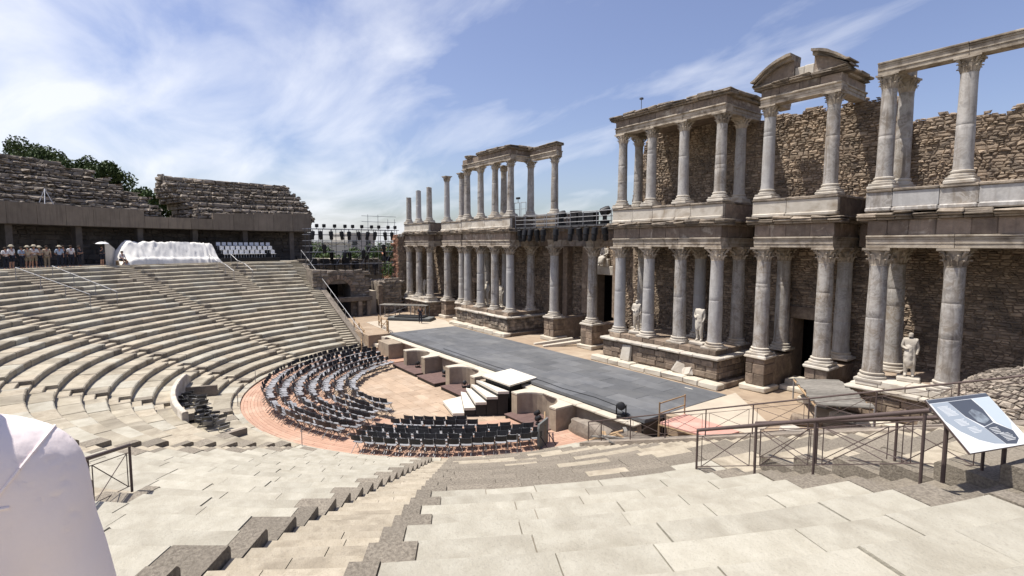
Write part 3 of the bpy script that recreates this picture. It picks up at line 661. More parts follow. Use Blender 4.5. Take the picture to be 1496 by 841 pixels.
upper_podium(5.85, 13.92, -0.40, 'marble_pale', cols=[(x, 0) for x in PX]+[(PX[0], 1.6), (PX[3], 2.0)])
upper_podium(15.2, 19.36, 0.32, 'marble_pale', cols=[(x, YD) for x in DXc])
upper_podium(20.78, 29.4, -0.48, 'marble', cols=[(x, YE) for x in EX]+[(EX[0]+0.25, 1.15)])
upper_podium(-13.92, -5.85, -0.40, 'marble_pale', cols=[(-x, 0) for x in PX]+[(-PX[0]+0.4, 1.9)])
upper_podium(-19.36, -15.2, 0.32, 'marble_pale', cols=[(-x, YD) for x in DXc])
upper_podium(-27.0, -20.78, -0.48, 'marble_pale', cols=[(-x, YE) for x in EX])
host('upper_floor', 'podium_stone', -4.3, -1.6, 1.1, 4.9, 10.4, 11.72)
for s in (1, -1):
    for x0, x1, y0 in ((5.9, 13.9, -0.2), (15.3, 19.3, 0.5), (20.9, 28.8 if s > 0 else 26.9, -0.3)):
        host('ceiling_slab', 'entablature_stone', s*x0, s*x1, y0+0.6, YW-0.05, 10.3, 10.62)
    for x0, x1 in ((4.6, 5.88), (13.93, 15.19), (19.37, 20.77)):      # wall entablature between the projections
        w = host('wall_cornice', 'entablature_stone', s*x0, s*x1, 3.1, YW-0.02, ZC+0.03, 10.28)
        for a, c in runs(min(s*x0, s*x1), max(s*x0, s*x1), 0.5, 0.8): blk('cornice_block', 'cornice_stone', a, c, 2.75, YW, 10.29, 10.62, w, 0.04, 0.02)
# upper entablatures
entablature(PX[0]-0.42, PX[3]+0.42, 0, ZUC, edges(PX), w=0.31, fr=0.44, co=0.33, arc_h=0.44, deepc=0.36, returns=[(PX[0], 2.1), (PX[3], YW)])
entablature(DXc[0]-0.40, DXc[1]+0.40, YD, ZUC, edges(DXc, 0.4), w=0.31, fr=0.42, co=0.26, arc_h=0.40, deepc=0.34, returns=[(DXc[0], 2.3), (DXc[1], YW)])
entablature(EX[0]-0.38, 29.4, YE, ZUC, [EX[0]-0.38, EX[1], EX[2], 29.4], w=0.29, arc_h=0.52, frieze=False, cornice=False)
e2 = host('architrave', 'architrave_stone', EX[0]-0.1, EX[0]+0.5, YE+0.36, 1.5, ZUC, ZUC+0.45)
xs = sorted(-x for x in PX)
entablature(xs[0]-0.42, xs[-1]+0.42, 0, ZUC, edges(xs), w=0.31, fr=0.46, co=0.34, arc_h=0.44, deepc=0.36, returns=[(xs[-1], 2.2), (xs[0], 1.7)], miss=0.14)
entablature(-5.48, -2.1, 1.85, ZUC, [-5.48, -4.0, -2.1], w=0.30, fr=0.40, co=0.24, arc_h=0.42, deepc=0.2)
# broken round pediment over the side door
ped = host('pediment', 'entablature_stone', 15.6, 19.0, 0.5, 1.0, 17.50, 17.60)
cxp, sag, hc, zb_ = 17.28, 1.16, 2.40, 17.53; rad = (hc*hc+sag*sag)/(2*sag); czp = zb_+sag-rad
def arcz(x): return czp+math.sqrt(max(0, rad*rad-(x-cxp)**2))
def ped_piece(xa, xb, name='pediment_block'):
    n = 9; t = [xa+(xb-xa)*i/n for i in range(n+1)]
    b = MB(); b.prism([(x, zb_+0.012) for x in (xa, xb)]+[(x, max(zb_+0.02, arcz(x)-0.30)) for x in t[::-1]], 0.46, 1.1, 'y'); b.build(name, 'entablature_stone', ped, fix=True)
    b = MB(); b.prism([(x, max(zb_+0.022, arcz(x)-0.30)) for x in t]+[(x, arcz(x)-0.14) for x in t[::-1]], 0.22, 1.12, 'y'); b.build('raking_cornice', 'cornice_stone', ped, fix=True)
    b = MB(); b.prism([(x, max(zb_+0.15, arcz(x)-0.139)) for x in t]+[(x, max(zb_+0.2, arcz(x)+rng.uniform(-.03, .02))) for x in t[::-1]], 0.02, 1.15, 'y'); b.build('raking_cornice', 'cornice_stone', ped, fix=True)
ped_piece(14.95, 16.98); ped_piece(17.93, 19.62)
blk('pediment_block', 'marble_pale', 17.0, 17.45, 0.5, 1.08, zb_+0.012, 18.0, ped); blk('pediment_block', 'marble_pale', 17.46, 17.92, 0.5, 1.08, zb_+0.012, 18.02, ped)
# rubble walls: a mortar core with every stone standing proud
def wall_y(name, x0, x1, z0, z1, y, thick, near=0, mask=None, core_poly=None, hs=(0.085, 0.175), m='rubble', doors=()):
    b = MB()
    if core_poly: b.prism(core_poly, y+0.01, y+thick, 'y')
    elif doors:
        xc = x0
        for (d0, d1, dz) in doors:
            b.box(xc, d0, y+0.01, y+thick, z0, z1); b.box(d0+0.001, d1-0.001, y+0.012, y+thick-0.01, dz, z1); xc = d1
        b.box(xc, x1, y+0.01, y+thick, z0, z1)
    else: b.box(x0, x1, y+0.01, y+thick, z0, z1)
    w = b.build(name, 'mortar', stagehouse, fix=True)
    def mk(u, v):
        if any(d0-0.1 < u < d1+0.1 and v < dz+0.05 for d0, d1, dz in doors): return False
        return mask(u, v) if mask else True
    stones(rubble(lambda u, v, d: Vector((u, y-d, v)), x0, x1, z0, z1, mask=mk, hs=hs), 'wall_stone', m, w, near)
    return w
wall_y('wall', 13.0, 34, ZS-0.1, 10.3, YW, 1.3, doors=[(16.1, 17.45, 5.05)])
wall_y('wall', 4.5, 12.98, ZS-0.1, 10.3, YW, 1.3)
wall_y('wall', -28.4, -13.0, ZS-0.1, 10.3, YW, 1.3, doors=[(-17.9, -16.6, 5.05)], hs=(0.14, 0.28))
wall_y('wall', -12.98, -4.5, ZS-0.1, 10.3, YW, 1.3, hs=(0.14, 0.26))
wall_y('wall', -4.5, 4.5, ZS-0.1, 9.6, 5.0, 1.3, doors=[(-1.05, 1.2, 6.7)])
for s in (1, -1):
    b = MB(); b.box(min(s*4.5, s*5.2), max(s*4.5, s*5.2), YW+1.31, 6.3, ZS, 9.9); b.build('wall', 'mortar', stagehouse)
    blk('pilaster', 'podium_stone', s*1.75-0.35, s*1.75+0.35, 4.55, 4.97, 3.3, 9.0, stagehouse, 0.03, 0.01)
    blk('pilaster', 'podium_stone', s*4.0-0.3, s*4.0+0.3, 4.3, 4.97, 1.3, 9.0, stagehouse, 0.03, 0.01)
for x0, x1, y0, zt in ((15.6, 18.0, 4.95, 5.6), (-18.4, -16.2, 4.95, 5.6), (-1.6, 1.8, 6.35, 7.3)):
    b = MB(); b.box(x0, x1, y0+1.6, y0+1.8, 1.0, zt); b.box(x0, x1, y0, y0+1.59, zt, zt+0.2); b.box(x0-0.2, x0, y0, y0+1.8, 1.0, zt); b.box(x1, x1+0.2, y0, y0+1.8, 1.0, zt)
    b.build('doorway_passage', 'painted_shade', stagehouse)  # passage walls coloured near black in place of the shade behind the doors
blk('lintel', 'marble_pale', -1.35, 1.5, 4.75, 5.3, 6.72, 7.45, stagehouse, 0.04, 0.015)
blk('lintel', 'podium_stone', 15.75, 17.8, 3.45, 3.9, 5.06, 5.75, stagehouse, 0.03, 0.01); blk('lintel', 'podium_stone', -18.2, -16.3, 3.45, 3.9, 5.06, 5.6, stagehouse, 0.03, 0.01)
for x in (15.85, 17.5): blk('door_jamb', 'podium_stone', x, x+0.24, 3.46, 3.9, ZS, 5.05, stagehouse, 0.03, 0.01)
# upper rubble walls with ragged tops
def ragged(x0, x1, f, y, thick, near=0, zb=10.6):
    pts = []; x = x0
    while x < x1: pts.append((x, f(x)-0.12+rng.uniform(-0.08, 0.08))); x += 0.35
    pts.append((x1, f(x1)-0.12))
    return wall_y('upper_wall', x0, x1, zb, 18, y, thick, near, mask=lambda u, v: v < f(u), core_poly=[(x0, zb), (x1, zb)]+pts[::-1])
def top_right(x):
    if x < 20.3: return 16.55+0.12*math.sin(x*3.1)+0.08*math.sin(x*9)
    return 15.25-0.06*(x-20.3)+0.12*math.sin(x*2.3)+0.08*math.sin(x*7.7)
ragged(13.0, 20.2, top_right, YW, 0.9, near=240); ragged(20.21, 34, top_right, YW, 0.9, near=60)
ragged(4.1, 12.98, lambda x: min(17.28, 12.6+(x-4.1)*3.5), YW, 0.8)
host('upper_ceiling', 'podium_stone', 6.7, 13.0, 0.40, YW-0.01, 16.95, 17.28)
for i in range(26):                                       # loose stones along the wall heads
    x = rng.uniform(13.3, 30); s_ = rng.uniform(0.12, 0.3); z = top_right(x)-0.1; b = MB()
    b.cbox(x-s_, x+s_, YW+0.1+rng.random()*0.3, YW+0.6+rng.random()*0.2, z-0.05, z+s_*0.8, 0.05, 0.05); b.build('wall_stone', 'rubble', stagehouse)
b = MB(); b.box(20.2, 21.1, 3.0, YW+0.02, 10.62, 15.0); b.build('buttress', 'podium_stone', stagehouse)
# lower podiums: ashlar blocks, moulded coping and a long pale step
def podium(x0, x1, yf, yb, z0, z1, m='podium_stone', step=True, cols=(), miss=0.12):
    pod = host('podium', 'podium_stone', x0+0.12, x1-0.12, yf+0.12, yb, z0, z1-0.10)
    zz = z0+(0.42 if step else 0)
    while zz < z1-0.25:
        h = min(rng.uniform(0.24, 0.34), z1-0.18-zz)
        for a, c in runs(x0+0.06, x1-0.06, 0.35, 0.95):
            if rng.random() > miss: blk('block', m, a+0.008, c-0.008, yf+rng.uniform(0.02, 0.09), yf+0.3, zz+0.006, zz+h-0.006, pod, 0.025, 0.012)
        for xe, sg in ((x0, 1), (x1, -1)):
            for a, c in runs(yf+0.31, yb, 0.4, 0.9): blk('block', m, xe+sg*rng.uniform(0.02, 0.07), xe+sg*0.3, a+0.008, c-0.008, zz+0.006, zz+h-0.006, pod, 0.025, 0.012)
        zz += h
    for a, c in runs(x0-0.10, x1+0.10, 0.8, 1.7): blk('coping', 'marble_pale', a+0.006, c-0.006, yf-0.12+rng.uniform(-.03, .02), yf+0.55, z1-0.16, z1+rng.uniform(-.012, .012), pod, 0.04, 0.015)
    for xe, sg in ((x0, 1), (x1, -1)): blk('coping', 'marble_pale', xe-sg*0.10, xe+sg*0.5, yf+0.56, yb, z1-0.16, z1-0.003, pod, 0.04, 0.015)
    if step:
        for a, c in runs(x0-0.45, x1+0.45, 0.7, 1.6): blk('step', 'cap_stone', a+0.006, c-0.006, yf-0.62+rng.uniform(-.04, .04), yf+0.1, z0, z0+0.34+rng.uniform(-.03, .03), pod, 0.05, 0.03)
        for xe, sg in ((x0, 1), (x1, -1)): blk('step', 'podium_stone', xe-sg*0.45, xe, yf+0.11, yb, z0, z0+0.33, pod, 0.05, 0.03)
    return pod
for s in (1, -1):
    x0, x1 = sorted((s*5.55, s*14.25)); p = podium(x0, x1, -0.92, YW-0.05, ZS-0.02, 2.95, m='podium_stone' if s > 0 else 'cornice_stone')
    for a, c in runs(x0+0.35, x1-0.35, 0.7, 1.3): blk('plinth_course', 'podium_stone', a+0.005, c-0.005, -0.55+rng.uniform(-.03, .03), 0.6, 2.952, ZB-0.004+rng.uniform(-.01, 0), p, 0.03, 0.012)
    blk('upper_step', 'podium_stone', x0+0.4, x1-0.4, 0.61, YW-0.06, 2.951, ZB-0.01, p, 0.03, 0.01)
    x0, x1 = sorted((s*20.6, s*(29.6 if s > 0 else 27.2))); p = podium(x0, x1, -0.85, YW-0.05, ZS-0.02, 2.95, step=s > 0)
    for a, c in runs(x0+0.2, x1-0.2, 0.7, 1.3): blk('plinth_course', 'marble_pale', a+0.005, c-0.005, -0.6+rng.uniform(-.03, .03), 0.6, 2.952, ZB-0.006+rng.uniform(-.02, 0), p, 0.03, 0.012)
    blk('upper_step', 'podium_stone', x0+0.2, x1-0.2, 0.61, YW-0.06, 2.951, ZB-0.02, p, 0.03, 0.01)
    for cx, cy, hw in [(s*x, YD, 0.52) for x in DXc]+[(s*2.2, 1.5, 0.6)]:
        ped_ = host('pedestal', 'podium_stone', cx-hw+0.06, cx+hw-0.06, cy-hw+0.06, YW-0.06 if hw < 0.6 else 4.9, ZS, ZB-0.2)
        zz = ZS+0.3
        while zz < ZB-0.3:
            h = min(rng.uniform(0.45, 0.62), ZB-0.19-zz); sp = cx+rng.uniform(-.15, .15)
            blk('block', 'podium_stone', cx-hw, sp-0.006, cy-hw, cy+hw, zz+0.004, zz+h-0.004, ped_, 0.03, 0.015); blk('block', 'podium_stone', sp+0.006, cx+hw, cy-hw, cy+hw, zz+0.004, zz+h-0.004, ped_, 0.03, 0.015); zz += h
        blk('coping', 'marble_pale', cx-hw-0.09, cx+hw+0.09, cy-hw-0.09, cy+hw+0.09, ZB-0.185, ZB-0.005, ped_, 0.05, 0.02)
        blk('base_step', 'cap_stone', cx-hw-0.22, cx+hw+0.22, cy-hw-0.24, cy+hw+0.2, ZS-0.02, ZS+0.295, ped_, 0.05, 0.03)
    blk('step', 'cap_stone', s*16.4-0.0, s*18.1, 1.6, 2.2, ZS, ZS+0.25, stagehouse, 0.03, 0.02); blk('step', 'cap_stone', s*16.4, s*18.1, 2.2, 3.4, ZS, ZS+0.5, stagehouse, 0.03, 0.02)
# brick end of the far wall
b = MB(); b.box(-29.2, -27.9, -0.9, 4.6, 0.5, 10.2); w = b.build('end_wall', 'mortar', stagehouse)
stones(rubble(lambda u, v, d: Vector((u, -0.9-d, v)), -29.2, -27.9, 1.2, 10.3, hs=(0.15, 0.3)), 'wall_stone', 'brick', w, 0)
stones(rubble(lambda u, v, d: Vector((-27.9+d, u, v)), -0.9, 4.6, 1.2, 10.3, hs=(0.15, 0.3)), 'wall_stone', 'rubble', w, 0, rest='stone_facing_side')
for i in range(14): blk('wall_stone', 'brick', -29.5+rng.random()*0.2, -28.6, -1.0-rng.random()*0.25, -0.4, 1.6+i*0.62, 1.6+i*0.62+rng.uniform(0.2, 0.4), w, 0.05, 0.06)

# ---------------------------------------------------------------- front wall of the stage with its niches
pulp = thing('stage_front_wall', 'low stone wall under the stage edge with rounded niches', 'wall', (0, -8.6, 0))
def pp(o): o.parent = pulp; o.matrix_parent_inverse = pulp.matrix_basis.inverted(); return o
b = MB(); b.box(-12.9, 15.2, -8.72, -8.44, -0.4, 1.02); core_ = pp(b.build('back_wall', 'pulpitum'))
for a, c in runs(-12.9, 15.2, 1.0, 2.0): b = MB(); b.cbox(a+.005, c-.005, -8.95, -8.43, 1.022, 1.13+rng.uniform(-.01, .01), 0.02, 0.01); pp(b.build('coping', 'cap_stone'))
def niche(x0, x1, r, yf=-10.1, zt=1.06):
    c = (x0+x1)/2; n = 14
    arc = [(c+r*math.cos(math.pi*(1-i/n)), yf+r*0.95*math.sin(math.pi*(1-i/n))) for i in range(n+1)]
    poly = [(x0, yf)]+arc+[(x1, yf), (x1, -8.73), (x0, -8.73)]
    b = MB(); b.prism(poly, -0.4, zt-0.06); o = pp(b.build('niche', 'pulpitum', fix=True))
    b = MB(); b.prism([(x, y_-0.02 if y_ < -10 else y_) for x, y_ in poly], zt-0.058, zt+0.03); b.build('coping', 'cap_stone', None, fix=True).parent = o
for x0, x1, r in ((-6.5, -2.95, 1.25), (0.1, 3.75, 1.3), (7.55, 11.25, 1.35)): niche(x0, x1, r)
for x0, x1 in ((-11.6, -9.4), (4.3, 4.7)): b = MB(); b.cbox(x0, x1, -10.1, -8.73, -0.4, 1.05, 0.03, 0.01); pp(b.build('block', 'pulpitum'))
for nm, x0, x1, y0, y1, rz in (('by the rounded niche nearest the timber steps', -7.3, -3.2, -10.75, -9.0, 0.0), ('in the straight bay between two niches', -2.75, -0.1, -10.85, -8.8, 0.0), ('by the rounded niche beside the white steps', 0.6, 3.6, -10.8, -9.0, 0.0), ('below the niche nearest the long stone block', 7.6, 10.9, -10.65, -9.0, 0.0), ('beside the long rough stone block', 11.6, 13.6, -10.9, -9.5, 0.0)):
    t = thing('floor_platform', 'low brown boarded platform '+nm, 'platform', ((x0+x1)/2, (y0+y1)/2, -0.3), 0, 'brown platforms along the stage front')
    hx, hy = (x1-x0)/2, (y1-y0)/2
    b = MB(); b.box(-hx+0.05, hx-0.05, -hy+0.05, hy-0.05, 0.0, 0.20); b.build('frame', 'black_paint', t)
    k = int(2*hx/0.6)+1
    for i in range(k): b = MB(); b.cbox(-hx+2*hx*i/k+.004, -hx+2*hx*(i+1)/k-.004, -hy, hy, 0.202, 0.25, 0.006); b.build('deck_board', 'brown_deck', t)
# small stage lights standing in the niches
def floor_light(x, y, z, label, rz=0):
    t = thing('floor_spotlight', label, 'spotlight', (x, y, z), rz, 'spotlights standing in the niches')
    b = MB(); b.cbox(-.16, .16, -.12, .12, 0, 0.09, .01); b.build('base', 'black_paint', t)
    b = MB(); b.tube((-.17, 0, .05), (-.17, 0, .32), .02); b.tube((.17, 0, .05), (.17, 0, .32), .02); b.build('yoke', 'black_paint', t)
    b = MB(); b.lathe([(.08, -.18), (.13, -.1), (.13, .14), (.10, .16)], 10, Matrix.Translation((0, 0, .32)) @ Matrix.Rotation(R(60), 4, 'X')); b.build('lamp_head', 'black_paint', t, smooth=True)
for x, y, z, l in ((-4.9, -9.7, -0.05, 'in the rounded niche nearest the timber steps'), (-1.3, -9.4, -0.05, 'on the platform in the straight bay'), (1.9, -9.7, -0.05, 'in the niche beside the white steps'), (2.9, -10.0, -0.05, 'at the edge of the platform beside the white steps'), (9.3, -9.7, -0.05, 'in the niche beside the long stone block'), (10.0, -10.2, -0.05, 'on the platform under the niche coping')):
    floor_light(x, y, z, 'black spotlight standing '+l, rng.random()*3)
# white steps from the stage to the orchestra
t = thing('white_steps', 'white wooden steps leading from the stage to the orchestra', 'steps', (6, -10, -0.3))
def tp(o): o.parent = t; o.matrix_parent_inverse = t.matrix_basis.inverted(); return o
b = MB(); b.prism([(4.75, -10.2), (7.45, -10.15), (7.0, -7.85), (4.35, -7.8)], 1.335, 1.42); tp(b.build('landing', 'white_board', fix=True))
b = MB(); b.prism([(4.95, -10.1), (7.3, -10.05), (7.0, -9.0), (4.6, -9.0)], -0.3, 1.33); tp(b.build('support', 'black_paint', fix=True))
p0, p1 = Vector((4.75, -10.25)), Vector((7.45, -10.2)); q0, q1 = Vector((3.0, -11.0)), Vector((5.85, -12.85))
for i in range(5):
    f0, f1 = i/5, (i+1)/5; z = 1.36-0.29*(i+1)
    a0, a1 = p0.lerp(q0, f0), p1.lerp(q1, f0); c0, c1 = p0.lerp(q0, f1), p1.lerp(q1, f1)
    if i == 4: c0 = p0.lerp(q0, 1.0)+Vector((0.5, -1.2))
    b = MB(); b.prism([tuple(a0), tuple(c0), tuple(c1), tuple(a1)], z-0.12, z+0.02); tp(b.build('tread', 'white_board', fix=True))
    ins = 0.06
    b = MB(); m_ = (a0+a1+c0+c1)/4; b.prism([tuple(v.lerp(m_, ins)) for v in (a0, c0, c1, a1)], -0.3, z-0.122); tp(b.build('riser_box', 'black_paint', fix=True))
# grey panel at the end of the chairs
t = thing('grey_panel', 'grey upright panel standing at the end of the chair rows', 'panel', (12.45, -11.95, 0.0), R(-62))
b = MB(); b.prism([(-0.5, 0.02), (0.42, 0.02), (0.55, 0.2), (0.55, 1.0), (0.5, 1.18), (-0.55, 1.18), (-0.55, 0.1)], -0.05, 0.05, 'y'); b.build('board', 'grey_panel', t, fix=True)
for sx in (-.4, .4): b = MB(); b.tube((sx, .05, .6), (sx, .5, 0.0), .02); b.build('leg', 'black_paint', t)
# rough stone block and black moving lamp in front of the stage
b = MB(); vs_n = 10
def boulder(mb, c, sx, sy, sz, seed, n=14, m=8):
    vs = []
    for j in range(m+1):
        ph = -math.pi/2+math.pi*j/m
        for i in range(n):
            a = 2*math.pi*i/n; d = Vector((math.cos(a)*math.cos(ph), math.sin(a)*math.cos(ph), math.sin(ph)))
            q = 1+0.22*noise.noise(d*1.7+Vector((seed, 0, 0)))+0.1*noise.noise(d*4.2+Vector((0, seed, 0)))
            e = Vector([math.copysign(abs(k)**0.6, k) for k in d])*q
            vs.append(Vector(c)+Vector((e.x*sx, e.y*sy, e.z*sz)))
    mb.add(vs, [(j*n+i, j*n+(i+1) % n, (j+1)*n+(i+1) % n, (j+1)*n+i) for j in range(m) for i in range(n)])
boulder(b, (12.9, -9.35, 0.25), 1.5, 0.38, 0.45, 3); o = b.build('stone_block', 'old_stone', smooth=True); tag(o, 'long rough weathered stone block lying below the stage edge', 'stone')
b = MB(); boulder(b, (16.1, -9.45, 0.5), 1.2, 0.4, 0.55, 8); o = b.build('stone_block', 'old_stone', smooth=True); tag(o, 'rounded rough stone block beside the red ramp', 'stone')
def moving_lamp(loc, label, rz=0, s=1.0, group=None):
    t = thing('stage_lamp', label, 'stage lamp', loc, rz, group); t.scale = (s, s, s)
    b = MB(); b.cbox(-.2, .2, -.2, .2, 0, .14, .02); b.build('base', 'black_paint', t)
    for sx in (-.24, .19): b = MB(); b.cbox(sx, sx+.05, -.08, .08, .14, .62, .01); b.build('yoke_arm', 'black_paint', t)
    b = MB(); b.lathe([(.10, -.22), (.18, -.16), (.2, .1), (.17, .24), (.15, .25)], 12, Matrix.Translation((0, 0, .55)) @ Matrix.Rotation(R(70), 4, 'X')); b.build('lamp_head', 'black_paint', t, smooth=True)
moving_lamp((14.15, -8.62, 1.14), 'black moving stage lamp on the edge below the dark stage', 0.6)

# ---------------------------------------------------------------- chairs
def chair_proto():
    t = thing('folding_chair', 'x', 'chair')
    b = MB(); b.cbox(-.205, .205, -.17, .21, .425, .455, .012); b.build('seat', 'chair_seat', t)
    b = MB(); n = 4; vs = []
    for i in range(n+1):
        x = -.215+.43*i/n; c = -.235-0.03*(1-(2*i/n-1)**2)
        for (dy, z) in ((0, .56), (-.05, .80), (-.068, .80), (-.02, .56)): vs.append((x, c+dy, z))
    b.add(vs, [(i*4+q, i*4+(q+1) % 4, i*4+4+(q+1) % 4, i*4+4+q) for i in range(n) for q in range(4)]+[(0, 3, 2, 1), tuple(n*4+q for q in range(4))]); b.build('backrest', 'chair_back', t, fix=True)
    for sx in (-.22, .22):
        b = MB(); b.path([(sx, .24, 0), (sx, -.02, .44), (sx, -.24, .60), (sx, -.29, .82)], .013, 5)
        b.path([(sx*.9, -.30, 0), (sx*.9, .16, .43)], .012, 5); b.build('side_frame', 'chair_frame', t)
    return t
CH = chair_proto(); first_chair = [True]
def chair(loc, rz, label, group, tilt=None):
    if first_chair[0]: o = CH; first_chair[0] = False
    else: o = copy_tree(CH)
    o.scale = (1.12, 1.12, 1.08); o.location = loc; o.rotation_euler = tilt if tilt else (0, 0, rz); o['label'] = label; o['group'] = group; return o
def zfloor(r): return 0.0 if r > 11.56 else (-0.1 if r > 9.9 else (-0.2 if r > 8.2 else -0.296))
ordn = ['innermost', 'second', 'third', 'fourth', 'fifth', 'sixth', 'outermost']
LROWS = [(7.05, -163, -66), (7.85, -166, -60), (8.65, -168, -60), (9.45, -169, -58), (10.25, -170, -58), (11.05, -170, -57.5), (11.85, -170, -57)]
for i, (r, a0, a1) in enumerate(LROWS):
    st_ = math.degrees(0.515/r); a = a0+rng.random()*st_; rowl = []
    while a < a1:
        if not (abs(a+97-i*0.6) < math.degrees(0.32/r)):
            aj = a+rng.uniform(-.12, .12)*st_; p = pol(r+rng.uniform(-.07, .07), aj, zfloor(r))
            if p.y < -10.2-0.3*(i < 3):
                face = (Vector((0, -6.5, 0))-p); rz = math.atan2(face.y, face.x)-math.pi/2+rng.uniform(-.2, .2)
                o = chair(p, rz, 'black folding chair in the %s row of the long curved block' % ordn[i], 'chairs in the long curved block, %s row' % ordn[i]); rowl.append(o)
        a += st_
    rowl[0]['label'] = 'black folding chair ending the %s curved row beside the timber fence' % ordn[i]; rowl[-1]['label'] = 'black folding chair ending the %s curved row at the gap between the blocks' % ordn[i]
RROWS = [(9.35, -46, -28), (10.15, -48, -25), (10.95, -51, -18), (11.6, -52, -14.5), (12.2, -52, -13.5), (12.82, -51.5, -14.5)]
for i, (r, a0, a1) in enumerate(RROWS):
    st_ = math.degrees(0.53/r); a = a0+rng.random()*st_*0.3
    nm = ordn[i] if i < 5 else 'outermost'
    while a < a1:
        p = pol(r+rng.uniform(-.03, .03), a+rng.uniform(-.1, .1)*st_, zfloor(r))
        face = (Vector((0, -6.5, 0))-p); rz = math.atan2(face.y, face.x)-math.pi/2+rng.uniform(-.08, .08)
        chair(p, rz, 'black folding chair in the %s row of the block beside the grey panel' % nm, 'chairs in the short block, %s row' % nm); a += st_
# folded chairs piled on the platform
def folded_proto():
    t = thing('folded_chair', 'x', 'chair')
    b = MB(); b.cbox(-.205, .205, .10, .48, 0.03, .06, .01); b.build('seat', 'chair_seat', t)
    b = MB(); b.cbox(-.215, .215, .62, .86, 0.03, .06, .01); b.build('backrest', 'chair_back', t)
    for sx in (-.22, .22): b = MB(); b.tube((sx, 0, .03), (sx, .88, .03), .013, 5); b.build('side_frame', 'chair_frame', t)
    return t
FC = folded_proto(); k = 0
for (r, a0, a1, n, an) in ((15.9, -104, -92, 7, 'against the marble balustrade'), (15.25, -104, -84, 13, 'in the middle of the platform'), (14.9, -92, -80, 7, 'at the open edge of the platform')):
    for i in range(n):
        o = FC if k == 0 else copy_tree(FC); k += 1
        a = a0+(a1-a0)*i/(n-1)+rng.uniform(-.4, .4)
        o.location = pol(r+rng.uniform(-.12, .12), a, zrow(0)+0.015)
        o.rotation_euler = (R(rng.uniform(28, 58)), R(rng.uniform(-6, 6)), R(a+rng.uniform(-35, 35)))
        o['label'] = 'folded black chair leaning in a pile '+an; o['group'] = 'folded chairs piled '+an

# ---------------------------------------------------------------- railings
def railing(pts, h, label, m='rail_steel', rp=0.022, rh=0.035, brace=True, low=0.22, name='railing', ext=None, group=None, midbar=0.14):
    pts = [Vector(p) for p in pts]; t = thing(name, label, 'railing', pts[0], 0, group); L = [p-pts[0] for p in pts]; U = Vector((0, 0, 1))
    for p in L: b = MB(); b.tube(p, p+U*h, rp, 8); b.build('post', m, t, smooth=True)
    b = MB(); top = [p+U*h for p in L]
    if ext: top = [top[0]+Vector(ext[0])]+top+[top[-1]+Vector(ext[1])]
    b.path(top, rh, 8); b.build('handrail', m, t, smooth=True)
    if brace:
        for p, q in zip(L[:-1], L[1:]):
            d = (q-p); e = 0.08; a, c = p+d*e, p+d*(1-e)
            b = MB(); r_ = 0.0085
            b.tube(p+U*low, q+U*low, r_, 5); b.tube(p+U*(h-midbar), q+U*(h-midbar), r_, 5)
            b.tube(a+U*low, a+U*(h-midbar), r_, 5); b.tube(c+U*low, c+U*(h-midbar), r_, 5)
            b.tube(a+U*low, c+U*(h-midbar), r_, 5); b.tube(a+U*(h-midbar), c+U*low, r_, 5)
            b.build('brace_panel', m, t)
    return t
def ground_z(r):
    k = int((r-R0)/DR); return zrow(max(0, min(NROW-1, k)))
def rail_pts(ang, rs, off=0): return [pol(r, ang+off, ground_z(r)-0.005) for r in rs]
def rail_line(pa, pb, za, zb, fr, label, h=None):
    """railing whose handrail runs straight from pa to pb; posts reach down to the rows"""
    pa, pb = Vector((*pa, 0)), Vector((*pb, 0)); t = thing('railing', label, 'railing', (pa.x, pa.y, za-1.0)); o0 = t.location.copy(); P = []
    def tz(f): return za+(zb-za)*f
    for f in fr:
        p = pa.lerp(pb, f); g = ground_z(math.hypot(p.x-O.x, p.y-O.y)); P.append((p, g, tz(f)))
        b = MB(); b.tube(Vector((p.x, p.y, g-0.02))-o0, Vector((p.x, p.y, tz(f)))-o0, 0.023, 8); b.build('post', 'rail_steel', t, smooth=True)
    b = MB(); b.tube(Vector((pa.x, pa.y, za))-o0, Vector((pb.x, pb.y, zb))-o0, 0.036, 10); b.build('handrail', 'rail_steel', t, smooth=True)
    for (p, g, z), (q, g2, z2) in zip(P[:-1], P[1:]):
        if (q-p).length < 0.3: continue
        d = q-p; U = Vector((0, 0, 1)); b = MB(); r_ = 0.009
        L0, L1 = Vector((p.x, p.y, z-0.80))-o0, Vector((q.x, q.y, z2-0.80))-o0; H0, H1 = L0+U*0.66, L1+U*0.66
        a0, a1, c0, c1 = L0.lerp(L1, .09), L0.lerp(L1, .91), H0.lerp(H1, .09), H0.lerp(H1, .91)
        for u_, v_ in ((L0, L1), (H0, H1), (a0, c0), (a1, c1), (a0, c1), (c0, a1)): b.tube(u_, v_, r_, 5)
        b.build('brace_panel', 'rail_steel', t)
    return t
rail_line((23.67, -17.08), (27.62, -17.30), 5.22, 6.745, (0.0, 0.33, 0.60, 0.985), 'dark steel railing with crossed bars beside the granite steps, ending at the information board')
rail_line((24.0, -15.3), (28.0, -16.0), 5.10, 6.50, (0.0, 0.35, 0.70, 1.0), 'dark steel railing with crossed bars on the stage side of the granite steps')
rail_line((17.75, -26.83), (20.6, -27.9), 5.28, 6.0, (0.0, 0.5, 1.0), 'dark steel railing with crossed bars beside the person in the white shirt')
railing([Vector((x, FL+0.25, max(0.05, (x-13.75)*DZ/DR+0.2))) for x in (13.9, 14.7, 16.3, 18.0, 19.7, 21.4, 23.1, 24.8, 26.5, 28.2, 30.0, 31.8)], 1.0, 'long steel railing climbing the edge of the seating above the timber pile', rp=0.022, rh=0.026)
